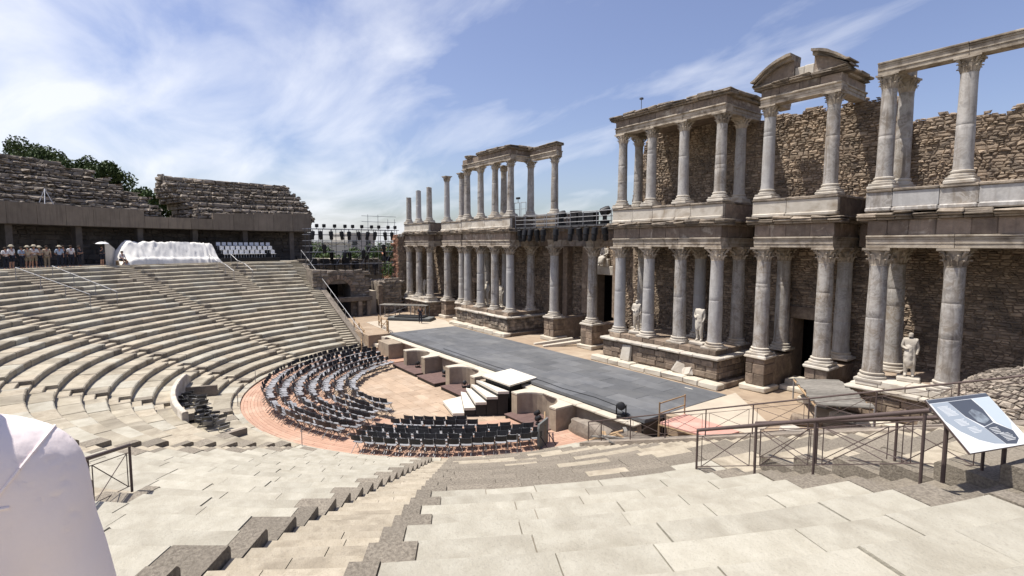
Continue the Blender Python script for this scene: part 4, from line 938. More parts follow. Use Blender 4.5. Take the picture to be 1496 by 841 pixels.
railing([Vector((-x, FL+0.25, max(0.05, (x-13.75)*DZ/DR+0.2))) for x in (14.2, 16.4, 18.6, 20.8, 23.0, 25.2, 27.4, 29.6, 31.8, 33.9)], 1.0, 'long steel railing climbing the edge of the seating beside the arched entrance', m='galv_steel', rp=0.022, rh=0.03, brace=False)
railing(rail_pts(-129.6, (26.2, 28.0, 29.8, 31.6)), 0.95, 'thin grey railing on the steps below the standing visitors', m='galv_steel', brace=False, low=0.4, rh=0.028, group=None)
railing(rail_pts(-134.4, (26.2, 28.0, 29.8, 31.6)), 0.95, 'thin grey railing on the steps below the white parasol', m='galv_steel', brace=False, low=0.4, rh=0.028)
railing(rail_pts(-160.2, (28.6, 30.2, 31.8, 33.2)), 0.95, 'thin grey railing on the steps below the end of the white tarpaulin', m='galv_steel', brace=False, low=0.4, rh=0.028)
railing(rail_pts(-163.9, (28.6, 30.2, 31.8, 33.2)), 0.95, 'thin grey railing on the steps below the bank of white seats', m='galv_steel', brace=False, low=0.4, rh=0.028)
for a, w in ((-20, 'beside the grey panel'), (-62.5, 'at the foot of the stairs by the curved block of chairs'), (-98, 'between the boards and the platform of folded chairs'), (-121, 'at the foot of the stairs past the spare chairs')):
    b = MB(); p = pol(13.42, a, 0.05); b.tube(p, p+Vector((0, 0, 0.95)), 0.02, 6); tag(b.build('post', 'galv_steel'), 'thin upright metal post '+w, 'post')

# ---------------------------------------------------------------- information board
A_, B_, D_ = Vector((27.46, -16.94, 6.80)), Vector((27.91, -15.65, 6.80)), Vector((28.08, -17.12, 6.20))
ux = (B_-A_).normalized(); wl = (B_-A_).length; vy = (D_-A_); vy = (vy-ux*vy.dot(ux)); hl = vy.length; vy.normalize(); nz_ = ux.cross(vy).normalized()
if nz_.z < 0: nz_ = -nz_
info = thing('information_board', 'tilted information board with pale printed panel on steel posts', 'sign', (A_.x, A_.y, A_.z-1.0))
MI = Matrix(((ux.x, vy.x, nz_.x, A_.x), (ux.y, vy.y, nz_.y, A_.y), (ux.z, vy.z, nz_.z, A_.z), (0, 0, 0, 1)))
def ip(o): o.parent = info; o.matrix_parent_inverse = info.matrix_basis.inverted(); return o
def flat(poly, h, m, name, thick=0.0015, parent=None):
    b = MB(); vs = [MI @ Vector((x*wl, y*hl, h)) for x, y in poly]+[MI @ Vector((x*wl, y*hl, h+thick)) for x, y in poly]; n = len(poly)
    b.add(vs, [tuple(range(n-1, -1, -1)), tuple(range(n, 2*n))]+[(i, (i+1) % n, n+(i+1) % n, n+i) for i in range(n)])
    o = b.build(name, m, None, fix=True); 
    return ip(o) if parent is None else (setattr(o, 'parent', parent) or setattr(o, 'matrix_parent_inverse', (info.matrix_basis).inverted()) or o)
flat([(0, 0), (1, 0), (1, 1), (0, 1)], -0.03, 'rail_steel', 'frame', 0.028)
pan = flat([(0.008, 0.01), (0.992, 0.01), (0.992, 0.99), (0.008, 0.99)], -0.0015, 'board_white', 'panel', 0.003)
flat([(0.01, 0.015), (0.99, 0.015), (0.99, 0.08), (0.01, 0.08)], 0.002, 'board_dark', 'header_strip')
def curve(x): return 0.62+0.34*math.sin(math.pi*min(1, max(0, x))**0.9)
flat([(0.03, 0.09), (0.30, 0.09), (0.36, 0.40), (0.50, 0.62), (0.60, 0.93), (0.45, 0.90), (0.28, 0.80), (0.12, 0.62), (0.03, 0.42)], 0.002, 'board_mid', 'text_panel')
flat([(0.302, 0.09), (0.68, 0.09), (0.72, 0.30), (0.70, 0.55), (0.52, 0.60), (0.37, 0.39)], 0.002, 'board_dark', 'photo_panel')
flat([(0.70, 0.09), (0.985, 0.09), (0.985, 0.40), (0.96, 0.60), (0.88, 0.72), (0.74, 0.56), (0.73, 0.30)], 0.002, 'board_pale', 'text_panel')
flat([(0.505, 0.615), (0.70, 0.56), (0.88, 0.735), (0.86, 0.88), (0.76, 0.96), (0.61, 0.935)], 0.002, 'board_dark', 'caption_panel')
flat([(0.46, 0.32), (0.56, 0.27), (0.66, 0.36), (0.68, 0.5), (0.56, 0.56), (0.48, 0.50)], 0.004, 'board_photo', 'photograph')
for x0, y0, x1, n, sy in ((0.08, 0.16, 0.27, 9, 0.022), (0.16, 0.42, 0.33, 6, 0.022), (0.26, 0.58, 0.42, 5, 0.024), (0.56, 0.64, 0.70, 5, 0.026), (0.64, 0.76, 0.80, 6, 0.024)):
    for i in range(n):
        e = rng.uniform(0.75, 1); flat([(x0+i*0.006, y0+i*sy), (x0+i*0.006+(x1-x0)*e, y0+i*sy), (x0+i*0.006+(x1-x0)*e, y0+i*sy+0.008), (x0+i*0.006, y0+i*sy+0.008)], 0.0036, 'board_white', 'text_line', 0.001)
for (x, y_) in ((0.06, 0.45), (0.72, 0.82)):
    p = MI @ Vector((x*wl, y_*hl, -0.03)); r_ = math.hypot(p.x-O.x, p.y-O.y); g = ground_z(r_)
    b = MB(); b.tube((p.x, p.y, g-0.02), p, 0.03, 8); ip(b.build('post', 'rail_steel', smooth=True))

# ---------------------------------------------------------------- the ruined upper tiers and the terrace wall
ruinN = 'ruined_upper_seating'
def ruin(a0, a1, limit, label):
    """eroded stone tiers; limit(k) gives the angle span of course k"""
    t = thing(ruinN, label, 'ruin', pol(40, (a0+a1)/2, 12.0)); inv = t.matrix_basis.inverted()
    b = MB()
    for k in range(8):
        r0 = 38.4+0.78*k; z0, z1 = 12.0+0.62*k, 12.62+0.62*k; s0, s1 = sorted(limit(k))
        arc_box(b, r0+0.1, 46, s0, s1, z0-0.3 if k == 0 else z0-0.02, z1-0.06, 2)
    c = b.build('core', 'old_stone', t); c.matrix_parent_inverse = inv
    L = []
    for k in range(8):
        r0 = 38.4+0.78*k; z0, z1 = 12.0+0.62*k, 12.62+0.62*k; s0, s1 = sorted(limit(k)); kk = 57.2958/r0
        wv = lambda u: 0.16*noise.noise(Vector((u*0.5, k*3.1, 0)))+0.12*noise.noise(Vector((u*1.7, k*5.3, 4)))
        F = lambda u, v, d: pol(r0-d*2.2+wv(u)*0.8, u*kk, v+wv(u+9)*0.6)
        L += list(rubble(F, s0/kk, s1/kk, z0, z1, hs=(0.2, 0.36), ws=(0.3, 0.9), depth=0.1, jit=0.07, gap=0.02))
        G = lambda u, v, d: pol(v, u*kk, z1+d*0.8-0.04+wv(u)*0.5)
        L += list(rubble(G, s0/kk, s1/kk, r0+0.05, r0+0.8, hs=(0.3, 0.5), ws=(0.4, 1.1), depth=0.1, jit=0.08, gap=0.02))
    for e in (0, 1):                                       # broken ends
        for k in range(8):
            r0 = 38.4+0.78*k; s_ = sorted(limit(k))[e]; sg = 1 if e else -1
            H = lambda u, v, d: pol(u, s_+sg*d*1.6, v)
            L += list(rubble(H, r0, 45, 11.9+0.62*k, 12.62+0.62*k, hs=(0.25, 0.4), ws=(0.3, 0.8), depth=0.2, jit=0.08, gap=0.02))
    L.sort(key=lambda s_: (s_[0][8]-CAM).length)
    for vs, fs in L[:150]: q = MB(); q.add(vs, fs); o = q.build('stone', 'old_stone', t); o.matrix_parent_inverse = inv
    q = MB()
    for vs, fs in L[150:]: q.add(vs, fs, rng.uniform(-.5, .5))
    o = q.build('stone_facing', 'old_stone', t, kind='stuff'); o.matrix_parent_inverse = inv
ruin(-122, -158, lambda k: (-122, [-156.8, -156.6, -156.2, -155.2, -154, -153.0, -151.5, -148.5][k]), 'ruined upper seating with pine trees behind, its end broken down in steps')
ruin(-181, -160, lambda k: ([-181.5, -181.4, -181.2, -181.0, -180.4, -179.8, -179.2, -178.8][k], [-162.5, -162.8, -162.2, -161.2, -160.8, -160.6, -160.8, -161][k]), 'ruined upper seating block standing alone beside the lighting scaffold')
# parapet band below the ruins
tw = thing('terrace_parapet', 'long brown parapet running above the visitors on the terrace', 'parapet', pol(37.5, -150, 7.25)); inv = tw.matrix_basis.inverted()
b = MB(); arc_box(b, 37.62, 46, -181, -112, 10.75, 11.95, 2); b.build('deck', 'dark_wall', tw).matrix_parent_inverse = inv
a = -181.0
while a < -112:
    w = 3.4; zt = 12.55 if a > -156.5 else (11.95 if a > -165 else 12.55+0.03*(-165-a))
    b = MB(); arc_box(b, 37.35, 37.60, a+0.02, a+w-0.02, 10.8+rng.uniform(-.01, .01), zt+rng.uniform(-.02, .02), 1.2); b.build('parapet_panel', 'parapet', tw).matrix_parent_inverse = inv; a += w
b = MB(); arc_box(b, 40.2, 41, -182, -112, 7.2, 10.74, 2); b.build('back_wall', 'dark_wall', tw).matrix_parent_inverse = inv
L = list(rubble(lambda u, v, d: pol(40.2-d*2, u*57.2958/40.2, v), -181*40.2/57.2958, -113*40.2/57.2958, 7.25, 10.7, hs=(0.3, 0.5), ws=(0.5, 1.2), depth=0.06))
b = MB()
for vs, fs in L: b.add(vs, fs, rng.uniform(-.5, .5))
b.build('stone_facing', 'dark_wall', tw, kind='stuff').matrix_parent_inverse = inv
for a in range(-178, -112, 8): b = MB(); arc_box(b, 38.0, 38.6, a, a+0.8, 7.25, 10.74, 1); b.build('pier', 'dark_wall', tw).matrix_parent_inverse = inv
for a, w in ((-142.0, 'on the ruined tier above the parapet'),):
    t = thing('metal_tripod', 'white metal tripod standing '+w, 'tripod', pol(38.1, a, 12.5))
    for k in range(3): b = MB(); c = 2*math.pi*k/3; b.tube((0, 0, 1.4), (0.6*math.cos(c), 0.6*math.sin(c), 0), 0.03, 5); b.build('leg', 'white_plastic', t)

# ---------------------------------------------------------------- covered stand, seat bank and visitors on the terrace
t = thing('tarpaulin_cover', 'creased white tarpaulin thrown over a long low stand on the terrace', 'tarpaulin', pol(35.2, -155, 7.25)); inv = t.matrix_basis.inverted()
b = MB(); nu, nv = 90, 26; vs = []
for i in range(nu+1):
    f = i/nu; a = -147.6-15.6*f
    for j in range(nv+1):
        g = j/nv; r = 34.15+2.5*g
        e = min(1, f/0.16)*min(1, (1-f)/0.035); side = min(1, g/0.10); hb = min(1, (1-g)/0.1)
        step = min(1, 0.55+0.9*max(0, g-0.12))
        h = 2.2*(0.5*step+0.5*min(1, max(0, (g-0.16)/0.42)))*(1-0.16*max(0, f-0.75)/0.25)*(e**0.6)*side**0.5*hb**0.4
        nn = noise.noise(Vector((a*0.35, r*0.8, 1)))*0.16+(0.5-abs(noise.noise(Vector((a*0.7+r*0.6, r*1.1, 5)))))*0.20+(0.5-abs(noise.noise(Vector((a*2.3, r*1.7-a, 8)))))*0.08-0.14
        z = 7.26+max(0.0, h*(1+nn*0.7)+0.10*nn)
        rr_ = r+(0.3-abs(noise.noise(Vector((a*1.6+z*0.5, z*0.8, 2)))))*0.16+(0.3-abs(noise.noise(Vector((a*3.1-z*1.6, z*1.1, 7)))))*0.10
        vs.append(pol(rr_, a, z)-t.location)
b.add(vs, [(i*(nv+1)+j, i*(nv+1)+j+1, (i+1)*(nv+1)+j+1, (i+1)*(nv+1)+j) for i in range(nu) for j in range(nv)]); b.build('cover', 'tarp', t, smooth=True)
b = MB(); arc_box(b, 35.3, 36.2, -161, -150.5, 7.25, 7.7, 2); b.build('stand', 'dark_steel', t).matrix_parent_inverse = inv
b = MB(); p0, p1 = pol(34.6, -145.6, 0), pol(36.3, -148.6, 0)
b.add([(p0.x, p0.y, 7.26), (p1.x, p1.y, 7.26), (p1.x, p1.y, 8.7), (p0.x, p0.y, 9.45), (p0.x+.06, p0.y-.04, 7.26), (p1.x+.06, p1.y-.04, 7.26), (p1.x+.06, p1.y-.04, 8.7), (p0.x+.06, p0.y-.04, 9.45)], [(0, 1, 2, 3), (7, 6, 5, 4), (0, 4, 5, 1), (1, 5, 6, 2), (2, 6, 7, 3), (3, 7, 4, 0)])
tag(b.build('white_partition', 'white_board', fix=True), 'white upright partition board at the end of the tarpaulin', 'partition')
t = thing('seat_bank', 'dark tiered stand with rows of white seats on the terrace', 'grandstand', pol(35.5, -168, 7.25)); inv = t.matrix_basis.inverted()
for k in range(3):
    b = MB(); arc_box(b, 34.5+0.85*k, 37.2, -173.6, -163.4, 7.25+0.45*k, 7.25+0.45*(k+1)-0.004, 1); b.build('tier', 'black_paint', t).matrix_parent_inverse = inv
    for i in range(10):
        if k == 0 and i in (8,): continue
        a = -164.4-0.93*i+rng.uniform(-.05, .05); r = 35.0+0.85*k; z = 7.25+0.45*(k+1)
        M = Matrix.Translation(pol(r, a, z)) @ Matrix.Rotation(R(a+180), 4, 'Z')
        b = MB(); b.cbox(-.2, .2, -.22, .22, .38, .43, .02, 0, M); b.cbox(-.26, -.2, -.22, .22, .44, .80, .02, 0, M); b.tube(M @ Vector((0, -.15, 0)), M @ Vector((0, -.15, .38)), .02, 5); b.tube(M @ Vector((0, .15, 0)), M @ Vector((0, .15, .38)), .02, 5)
        b.build('seat', 'white_plastic', t).matrix_parent_inverse = inv

TMP = bpy.data.scenes.new('figure_workshop')
def skin_mesh(name, verts, edges_, radii, m, sub=2, root=0, wrinkle=0.0, seed=0, voxel=0.0):
    me = bpy.data.meshes.new('tmp'); me.from_pydata(verts, edges_, []); o = bpy.data.objects.new('tmp', me); TMP.collection.objects.link(o)
    bm = bmesh.new(); bm.from_mesh(me); lay = bm.verts.layers.skin.verify(); bm.verts.ensure_lookup_table()
    for v, r in zip(bm.verts, radii): v[lay].radius = r if isinstance(r, tuple) else (r, r); v[lay].use_root = v.index == root
    bm.to_mesh(me); bm.free()
    md = o.modifiers.new('skin', 'SKIN'); md.use_smooth_shade = True
    ms = o.modifiers.new('sub', 'SUBSURF'); ms.levels = sub; ms.render_levels = sub
    if voxel:
        mr_ = o.modifiers.new('remesh', 'REMESH'); mr_.mode = 'VOXEL'; mr_.voxel_size = voxel
        mm = o.modifiers.new('smooth', 'SMOOTH'); mm.factor = 0.6; mm.iterations = 14
    vl = TMP.view_layers[0]; vl.update(); out = bpy.data.meshes.new_from_object(o.evaluated_get(vl.depsgraph)); out.name = name
    bpy.data.objects.remove(o); bpy.data.meshes.remove(me)
    for v in out.vertices:
        if wrinkle:
            c = v.co; n = v.normal
            w = noise.noise(c*6+Vector((seed, 0, 0)))*0.45+(0.35-abs(noise.noise(Vector((c.x*9+c.z*5, c.y*9, c.z*3.5+seed)))))*0.7+(0.3-abs(noise.noise(Vector((c.x*15-c.z*9, c.y*17, c.z*7-seed)))))*0.3
            v.co = c+n*w*wrinkle
    out.materials.clear(); out.materials.append(MAT[m]); out.shade_smooth(); return out
def figure_mesh_set(pose, skirt=False, long_sleeve=True):
    """joint positions for a standing figure 1.72 m tall facing +y; pose overrides joints"""
    J = dict(pel=(0, 0, .96), wai=(0, .01, 1.10), che=(0, .0, 1.30), nec=(0, -.01, 1.47), hea=(0, .015, 1.56), hd2=(0, .02, 1.64), top=(0, .0, 1.70),
             shL=(-.18, 0, 1.41), elL=(-.235, -.02, 1.13), wrL=(-.24, .06, .90), haL=(-.24, .09, .81), shR=(.18, 0, 1.41), elR=(.235, -.02, 1.13), wrR=(.24, .06, .90), haR=(.24, .09, .81),
             hiL=(-.095, 0, .92), knL=(-.105, .02, .50), anL=(-.11, -.02, .09), toL=(-.12, .13, .035), hiR=(.095, 0, .92), knR=(.105, .02, .50), anR=(.11, -.02, .09), toR=(.12, .13, .035))
    J.update(pose); return J
def sk(J, names, eds, rad, m, grow=0.0, **kw):
    return skin_mesh(kw.pop('name', 'body'), [J[n] for n in names], [(names.index(a), names.index(b_)) for a, b_ in eds], [tuple(x+grow for x in (rad[n] if isinstance(rad[n], tuple) else (rad[n], rad[n]))) for n in names], m, **kw)
RAD = dict(pel=(.15, .11), wai=(.13, .10), che=(.155, .11), nec=.055, hea=.075, hd2=.092, top=.06, shL=.07, elL=.046, wrL=.032, haL=.036, shR=.07, elR=.046, wrR=.032, haR=.036, hiL=.088, knL=.06, anL=.042, toL=.036, hiR=.088, knR=.06, anR=.042, toR=.036)
BODY_E = [('pel', 'wai'), ('wai', 'che'), ('che', 'nec'), ('nec', 'hea'), ('hea', 'hd2'), ('hd2', 'top'), ('che', 'shL'), ('shL', 'elL'), ('elL', 'wrL'), ('wrL', 'haL'), ('che', 'shR'), ('shR', 'elR'), ('elR', 'wrR'), ('wrR', 'haR'),
          ('pel', 'hiL'), ('hiL', 'knL'), ('knL', 'anL'), ('anL', 'toL'), ('pel', 'hiR'), ('hiR', 'knR'), ('knR', 'anR'), ('anR', 'toR')]
def names_of(E): 
    out = []
    for a, b_ in E:
        for n in (a, b_):
            if n not in out: out.append(n)
    return out
SHIRT_E = [('pel', 'wai'), ('wai', 'che'), ('che', 'shL'), ('shL', 'elL'), ('che', 'shR'), ('shR', 'elR')]
TROU_E = [('pel', 'hiL'), ('hiL', 'knL'), ('knL', 'anL'), ('pel', 'hiR'), ('hiR', 'knR'), ('knR', 'anR')]
SHORT_E = [('pel', 'hiL'), ('hiL', 'knL'), ('pel', 'hiR'), ('hiR', 'knR')]
MCACHE = {}
def person(loc, rz, shirt, trousers, label, pose_key='stand', pose=None, hat=None, shorts=False, h=1.0, group=None):
    t = thing('person', label, 'person', loc, rz, group); t.scale = (h, h, h)
    J = figure_mesh_set(pose or {})
    def part(nm, E, m, g, sub=1):
        key = (nm, pose_key, m, len(E))
        if key not in MCACHE: MCACHE[key] = sk(J, names_of(E), E, RAD, m, grow=g, name=nm, sub=sub)
        return link(nm, MCACHE[key], t)
    part('body', BODY_E, 'skin', 0.0, 2); part('shirt', SHIRT_E, shirt, 0.018, 2); part('trousers', SHORT_E if shorts else TROU_E, trousers, 0.016, 2)
    hx = J['hd2']
    b = MB(); b.lathe([(.105, -.03), (.115, .02), (.10, .075), (.06, .11), (.01, .12)], 12, Matrix.Translation((hx[0], hx[1]-.015, hx[2]-.01))); b.build('hair', 'hair', t, smooth=True)
    if hat:
        b = MB(); b.lathe([(.20, .03), (.20, .04), (.118, .055), (.11, .12), (.07, .15), (.01, .155)], 14, Matrix.Translation((hx[0], hx[1], hx[2]+.0))); b.build('hat', hat, t, smooth=True)
    return t
P_A = {}
P_B = dict(elL=(-.25, .03, 1.15), wrL=(-.08, .22, 1.16), haL=(.0, .24, 1.18), elR=(.25, .03, 1.15), wrR=(.08, .22, 1.14), haR=(.0, .23, 1.12))
P_C = dict(elR=(.27, -.06, 1.16), wrR=(.16, .05, 1.0), haR=(.12, .08, .97), knL=(-.12, .06, .50))
P_S = dict(pel=(0, 0, .50), wai=(0, .02, .64), che=(0, .03, .84), nec=(0, .03, 1.01), hea=(0, .06, 1.10), hd2=(0, .07, 1.18), top=(0, .05, 1.24), shL=(-.18, .03, .95), elL=(-.22, .1, .70), wrL=(-.12, .32, .62), haL=(-.1, .40, .60), shR=(.18, .03, .95), elR=(.22, .1, .70), wrR=(.12, .32, .62), haR=(.1, .40, .60),
           hiL=(-.1, .04, .47), knL=(-.12, .45, .48), anL=(-.12, .42, .09), toL=(-.12, .56, .035), hiR=(.1, .04, .47), knR=(.12, .45, .48), anR=(.12, .42, .09), toR=(.12, .56, .035))
P_U = dict(elR=(.27, .1, 1.25), wrR=(.16, .2, 1.42), haR=(.15, .21, 1.5))
POSES = {'a': P_A, 'b': P_B, 'c': P_C, 's': P_S, 'u': P_U}
def ang_x(x):
    T = [(-9.2, -130), (109, -140), (211.7, -150), (302.8, -160), (385.4, -170)]
    for (x0, a0), (x1, a1) in zip(T[:-1], T[1:]):
        if x <= x1: return a0+(a1-a0)*(x-x0)/(x1-x0)
crowd = [(11, 'shirt_blue', 'cloth_navy', 'a', None, 0, 'visitor in a pale blue shirt standing at the dark end of the group'),
 (25, 'shirt_white', 'cloth_navy', 'b', None, 0, 'visitor in a white shirt with folded arms and dark trousers'),
 (34.5, 'shirt_white', 'cloth_navy', 'a', 'straw', 1, 'visitor in a white shirt and pale sun hat, dark shorts'),
 (46, 'shirt_blue', 'cloth_navy', 'b', None, 0, 'bareheaded visitor in a pale blue shirt with folded arms'),
 (57, 'shirt_beige', 'cloth_khaki', 'c', 'straw', 1, 'visitor in a beige shirt, khaki shorts and straw hat'),
 (67.5, 'shirt_white', 'cloth_khaki', 'b', 'straw', 1, 'visitor in a white shirt, khaki shorts and pale hat with folded arms'),
 (75, 'shirt_beige', 'cloth_navy', 'b', 'straw', 0, 'visitor in a beige shirt and hat with dark trousers'),
 (86, 'shirt_beige', 'cloth_khaki', 'a', None, 0, 'bareheaded visitor dressed all in beige'),
 (97, 'shirt_blue', 'cloth_navy', 'c', 'straw', 0, 'visitor in a blue shirt and straw hat, one hand on the hip'),
 (105, 'shirt_dark', 'cloth_navy', 'a', None, 0, 'visitor dressed in dark clothes standing between two pale shirts'),
 (117, 'shirt_white', 'cloth_navy', 'c', None, 0, 'bareheaded visitor in a white shirt, one hand on the hip'),
 (130, 'shirt_dark', 'cloth_navy', 'b', None, 0, 'visitor in dark clothes with folded arms at the end of the group'),
 (160, 'shirt_dark', 'cloth_navy', 'u', None, 1, 'visitor in dark clothes holding a white parasol')]
for x, sh, tr, ps, hat, sho, lab in crowd:
    a = ang_x(x)+rng.uniform(-.1, .1); r = 34.35+rng.uniform(-.2, .5)
    person(pol(r, a, 7.255), R(a+180-90)+rng.uniform(-.6, .6), sh, tr, lab, ps, POSES[ps], hat, bool(sho), rng.uniform(.95, 1.04), 'visitors standing on the terrace')
    if ps == 'u':
        q = pol(r-0.12, a, 7.255); t = thing('parasol', 'white parasol held open over a visitor on the terrace', 'parasol', q)
        b = MB(); b.tube((0, 0, 1.25), (0, 0, 2.12), .012, 5); b.build('shaft', 'dark_steel', t)
        b = MB(); b.lathe([(.52, 1.93), (.40, 2.02), (.22, 2.09), (.02, 2.12), (.0, 2.105), (.22, 2.07), (.40, 2.0), (.51, 1.92)], 10, cap=False); b.build('canopy', 'white_plastic', t)
a = ang_x(187); q = pol(34.4, a, 7.255)
t = thing('bench', 'small bench under the seated visitor beside the tarpaulin', 'bench', q, R(a+90))
b = MB(); b.cbox(-.5, .5, -.2, .2, .36, .40, .01); b.build('seat', 'wood', t)
for sx in (-.42, .38): b = MB(); b.box(sx, sx+.05, -.18, .18, 0, .36); b.build('leg', 'wood', t)
person(q, R(a+90), 'shirt_white', 'cloth_navy', 'visitor in a white shirt sitting on a bench beside the tarpaulin', 's', P_S, None, True)
person((-16.5, -3.7, ZS+0.003), 1.2, 'shirt_dark', 'cloth_navy', 'person in dark clothes walking on the stage floor', 'walk', dict(knL=(-.1, .14, .52), anL=(-.1, .10, .09), toL=(-.1, .25, .035), knR=(.1, -.05, .50), anR=(.1, -.26, .12), toR=(.1, -.13, .04), elL=(-.24, -.12, 1.15), wrL=(-.23, -.02, .93), haL=(-.23, .02, .85)), None)

# the person in the white shirt close to the photographer
fx, fy = 28.36, -27.03
npz = ground_z(math.hypot(fx, fy+8.95))
t = thing('person', 'person in a white shirt seen from behind, standing on the top steps', 'person', (fx, fy, npz), R(84)); t.scale = (1.06, 1.06, 1.085)
JN = figure_mesh_set(dict(elR=(.262, .0, 1.09), wrR=(.25, .16, .89), haR=(.24, .24, .83), shR=(.205, 0, 1.385), shL=(-.205, 0, 1.385)))
RB = dict(RAD); RB.update(che=(.11, .08), wai=(.10, .08), shL=.05, shR=.05, elL=.04, elR=.04)
link('body', sk(JN, names_of(BODY_E), BODY_E, RB, 'skin', name='body'), t)
E2 = SHIRT_E+[('elR', 'wrR'), ('elL', 'wrL'), ('che', 'nec')]
RN = dict(RAD); RN.update(che=(.185, .13), wai=(.165, .13), pel=(.17, .13), shL=.092, shR=.095, elL=.075, elR=.08, wrL=.045, wrR=.045, nec=.06)
def blob_mesh(name, balls, m, res=0.016):
    mbd = bpy.data.metaballs.new('tmp'); mbd.resolution = res; mbd.render_resolution = res; mbd.threshold = 0.3
    for (p, r_) in balls: e = mbd.elements.new(); e.co = p; e.radius = r_*1.28; e.stiffness = 2.0
    o = bpy.data.objects.new('tmp', mbd); TMP.collection.objects.link(o); vl = TMP.view_layers[0]; vl.update()
    out = bpy.data.meshes.new_from_object(o.evaluated_get(vl.depsgraph)); out.name = name
    bpy.data.objects.remove(o); bpy.data.metaballs.remove(mbd); out.materials.clear(); out.materials.append(MAT[m]); out.shade_smooth(); return out
balls = []
for sg, el, wr in ((1, JN['elR'], JN['wrR']), (-1, JN['elL'], JN['wrL'])):
    S = Vector((sg*.20, 0, 1.375)); Nk = Vector((sg*.055, -.015, 1.455)); E_ = Vector(el); Wr = Vector(wr)
    balls += [(Nk.lerp(S, i/4), .070+.020*i/4) for i in range(5)]+[(S.lerp(E_, i/7), .094-.014*i/7) for i in range(1, 8)]+[(E_.lerp(Wr, i/6), .082-.022*i/6) for i in range(1, 7)]
for z, w, r_ in ((1.34, .13, .115), (1.26, .135, .125), (1.17, .125, .125), (1.08, .12, .125), (0.99, .12, .13), (0.92, .12, .135)):
    balls += [((x, 0, z), r_) for x in (-w, -w/2, 0, w/2, w)]
shm = blob_mesh('shirt', balls, 'shirt_near', 0.011)
for v in shm.vertices:
    c = v.co
    w = 0.012*noise.noise(Vector((c.x*4.5+c.z*3.0, c.y*5, c.z*2.0-c.x*1.5)))+0.007*noise.noise(Vector((c.x*7-c.z*6, c.y*8, c.z*3.2+3)))
    v.co = c+v.normal*w
shirt = link('shirt', shm, t)
from mathutils.bvhtree import BVHTree
bv = BVHTree.FromPolygons([v.co.copy() for v in shm.vertices], [tuple(p.vertices) for p in shm.polygons])
def seam(rays, name):
    pts = []
    for o_, d_ in rays:
        h = bv.ray_cast(o_, d_)
        if h[0] is not None: pts.append(h[0]-d_*0.0005)
    b = MB(); b.path(pts, 0.0032, 6); b.build(name, 'shirt_near', shirt, smooth=True)
for el, sg in ((JN['elR'], 1), (JN['elL'], -1)):
    S_ = Vector((sg*.185, 0, 1.36)); ax = (Vector(el)-S_).normalized(); ax = (ax+Vector((sg*0.9, 0, 0.1))).normalized(); u_ = ax.orthogonal().normalized(); w_ = ax.cross(u_)
    seam([(S_+(u_*math.cos(a_)+w_*math.sin(a_))*0.5, -(u_*math.cos(a_)+w_*math.sin(a_))) for a_ in [2*math.pi*k_/40 for k_ in range(41)]], 'sleeve_seam')
seam([(Vector((-.2+.4*k_/24, -0.6, 1.335+0.012*math.cos((k_-12)/8))), Vector((0, 1, 0))) for k_ in range(25)], 'yoke_seam')
link('trousers', sk(JN, names_of(TROU_E), TROU_E, RAD, 'cloth_khaki', grow=0.02, name='trousers'), t)
b = MB(); b.lathe([(.10, -.06), (.115, .02), (.10, .085), (.06, .12), (.01, .13)], 16, Matrix.Translation((0, 0, 1.64))); b.build('hair', 'hair', t, smooth=True)
for sg in (-1, 1):                                         # fingers of both hands
    hp = Vector(JN['haR' if sg > 0 else 'haL'])
    for k in range(5):
        q = hp+Vector(((k-2)*.017, .02+(.0 if k else -.01), -.03)); f1 = q+Vector((0, .018, -.035-.004*(2-abs(k-2)))); f2 = f1+Vector((0, -.002, -.03))
        o = link('finger', skin_mesh('finger', [hp+Vector(((k-2)*.012, 0, 0)), q, f1, f2], [(0, 1), (1, 2), (2, 3)], [.012, .0095, .009, .0075], 'skin', sub=1), t)

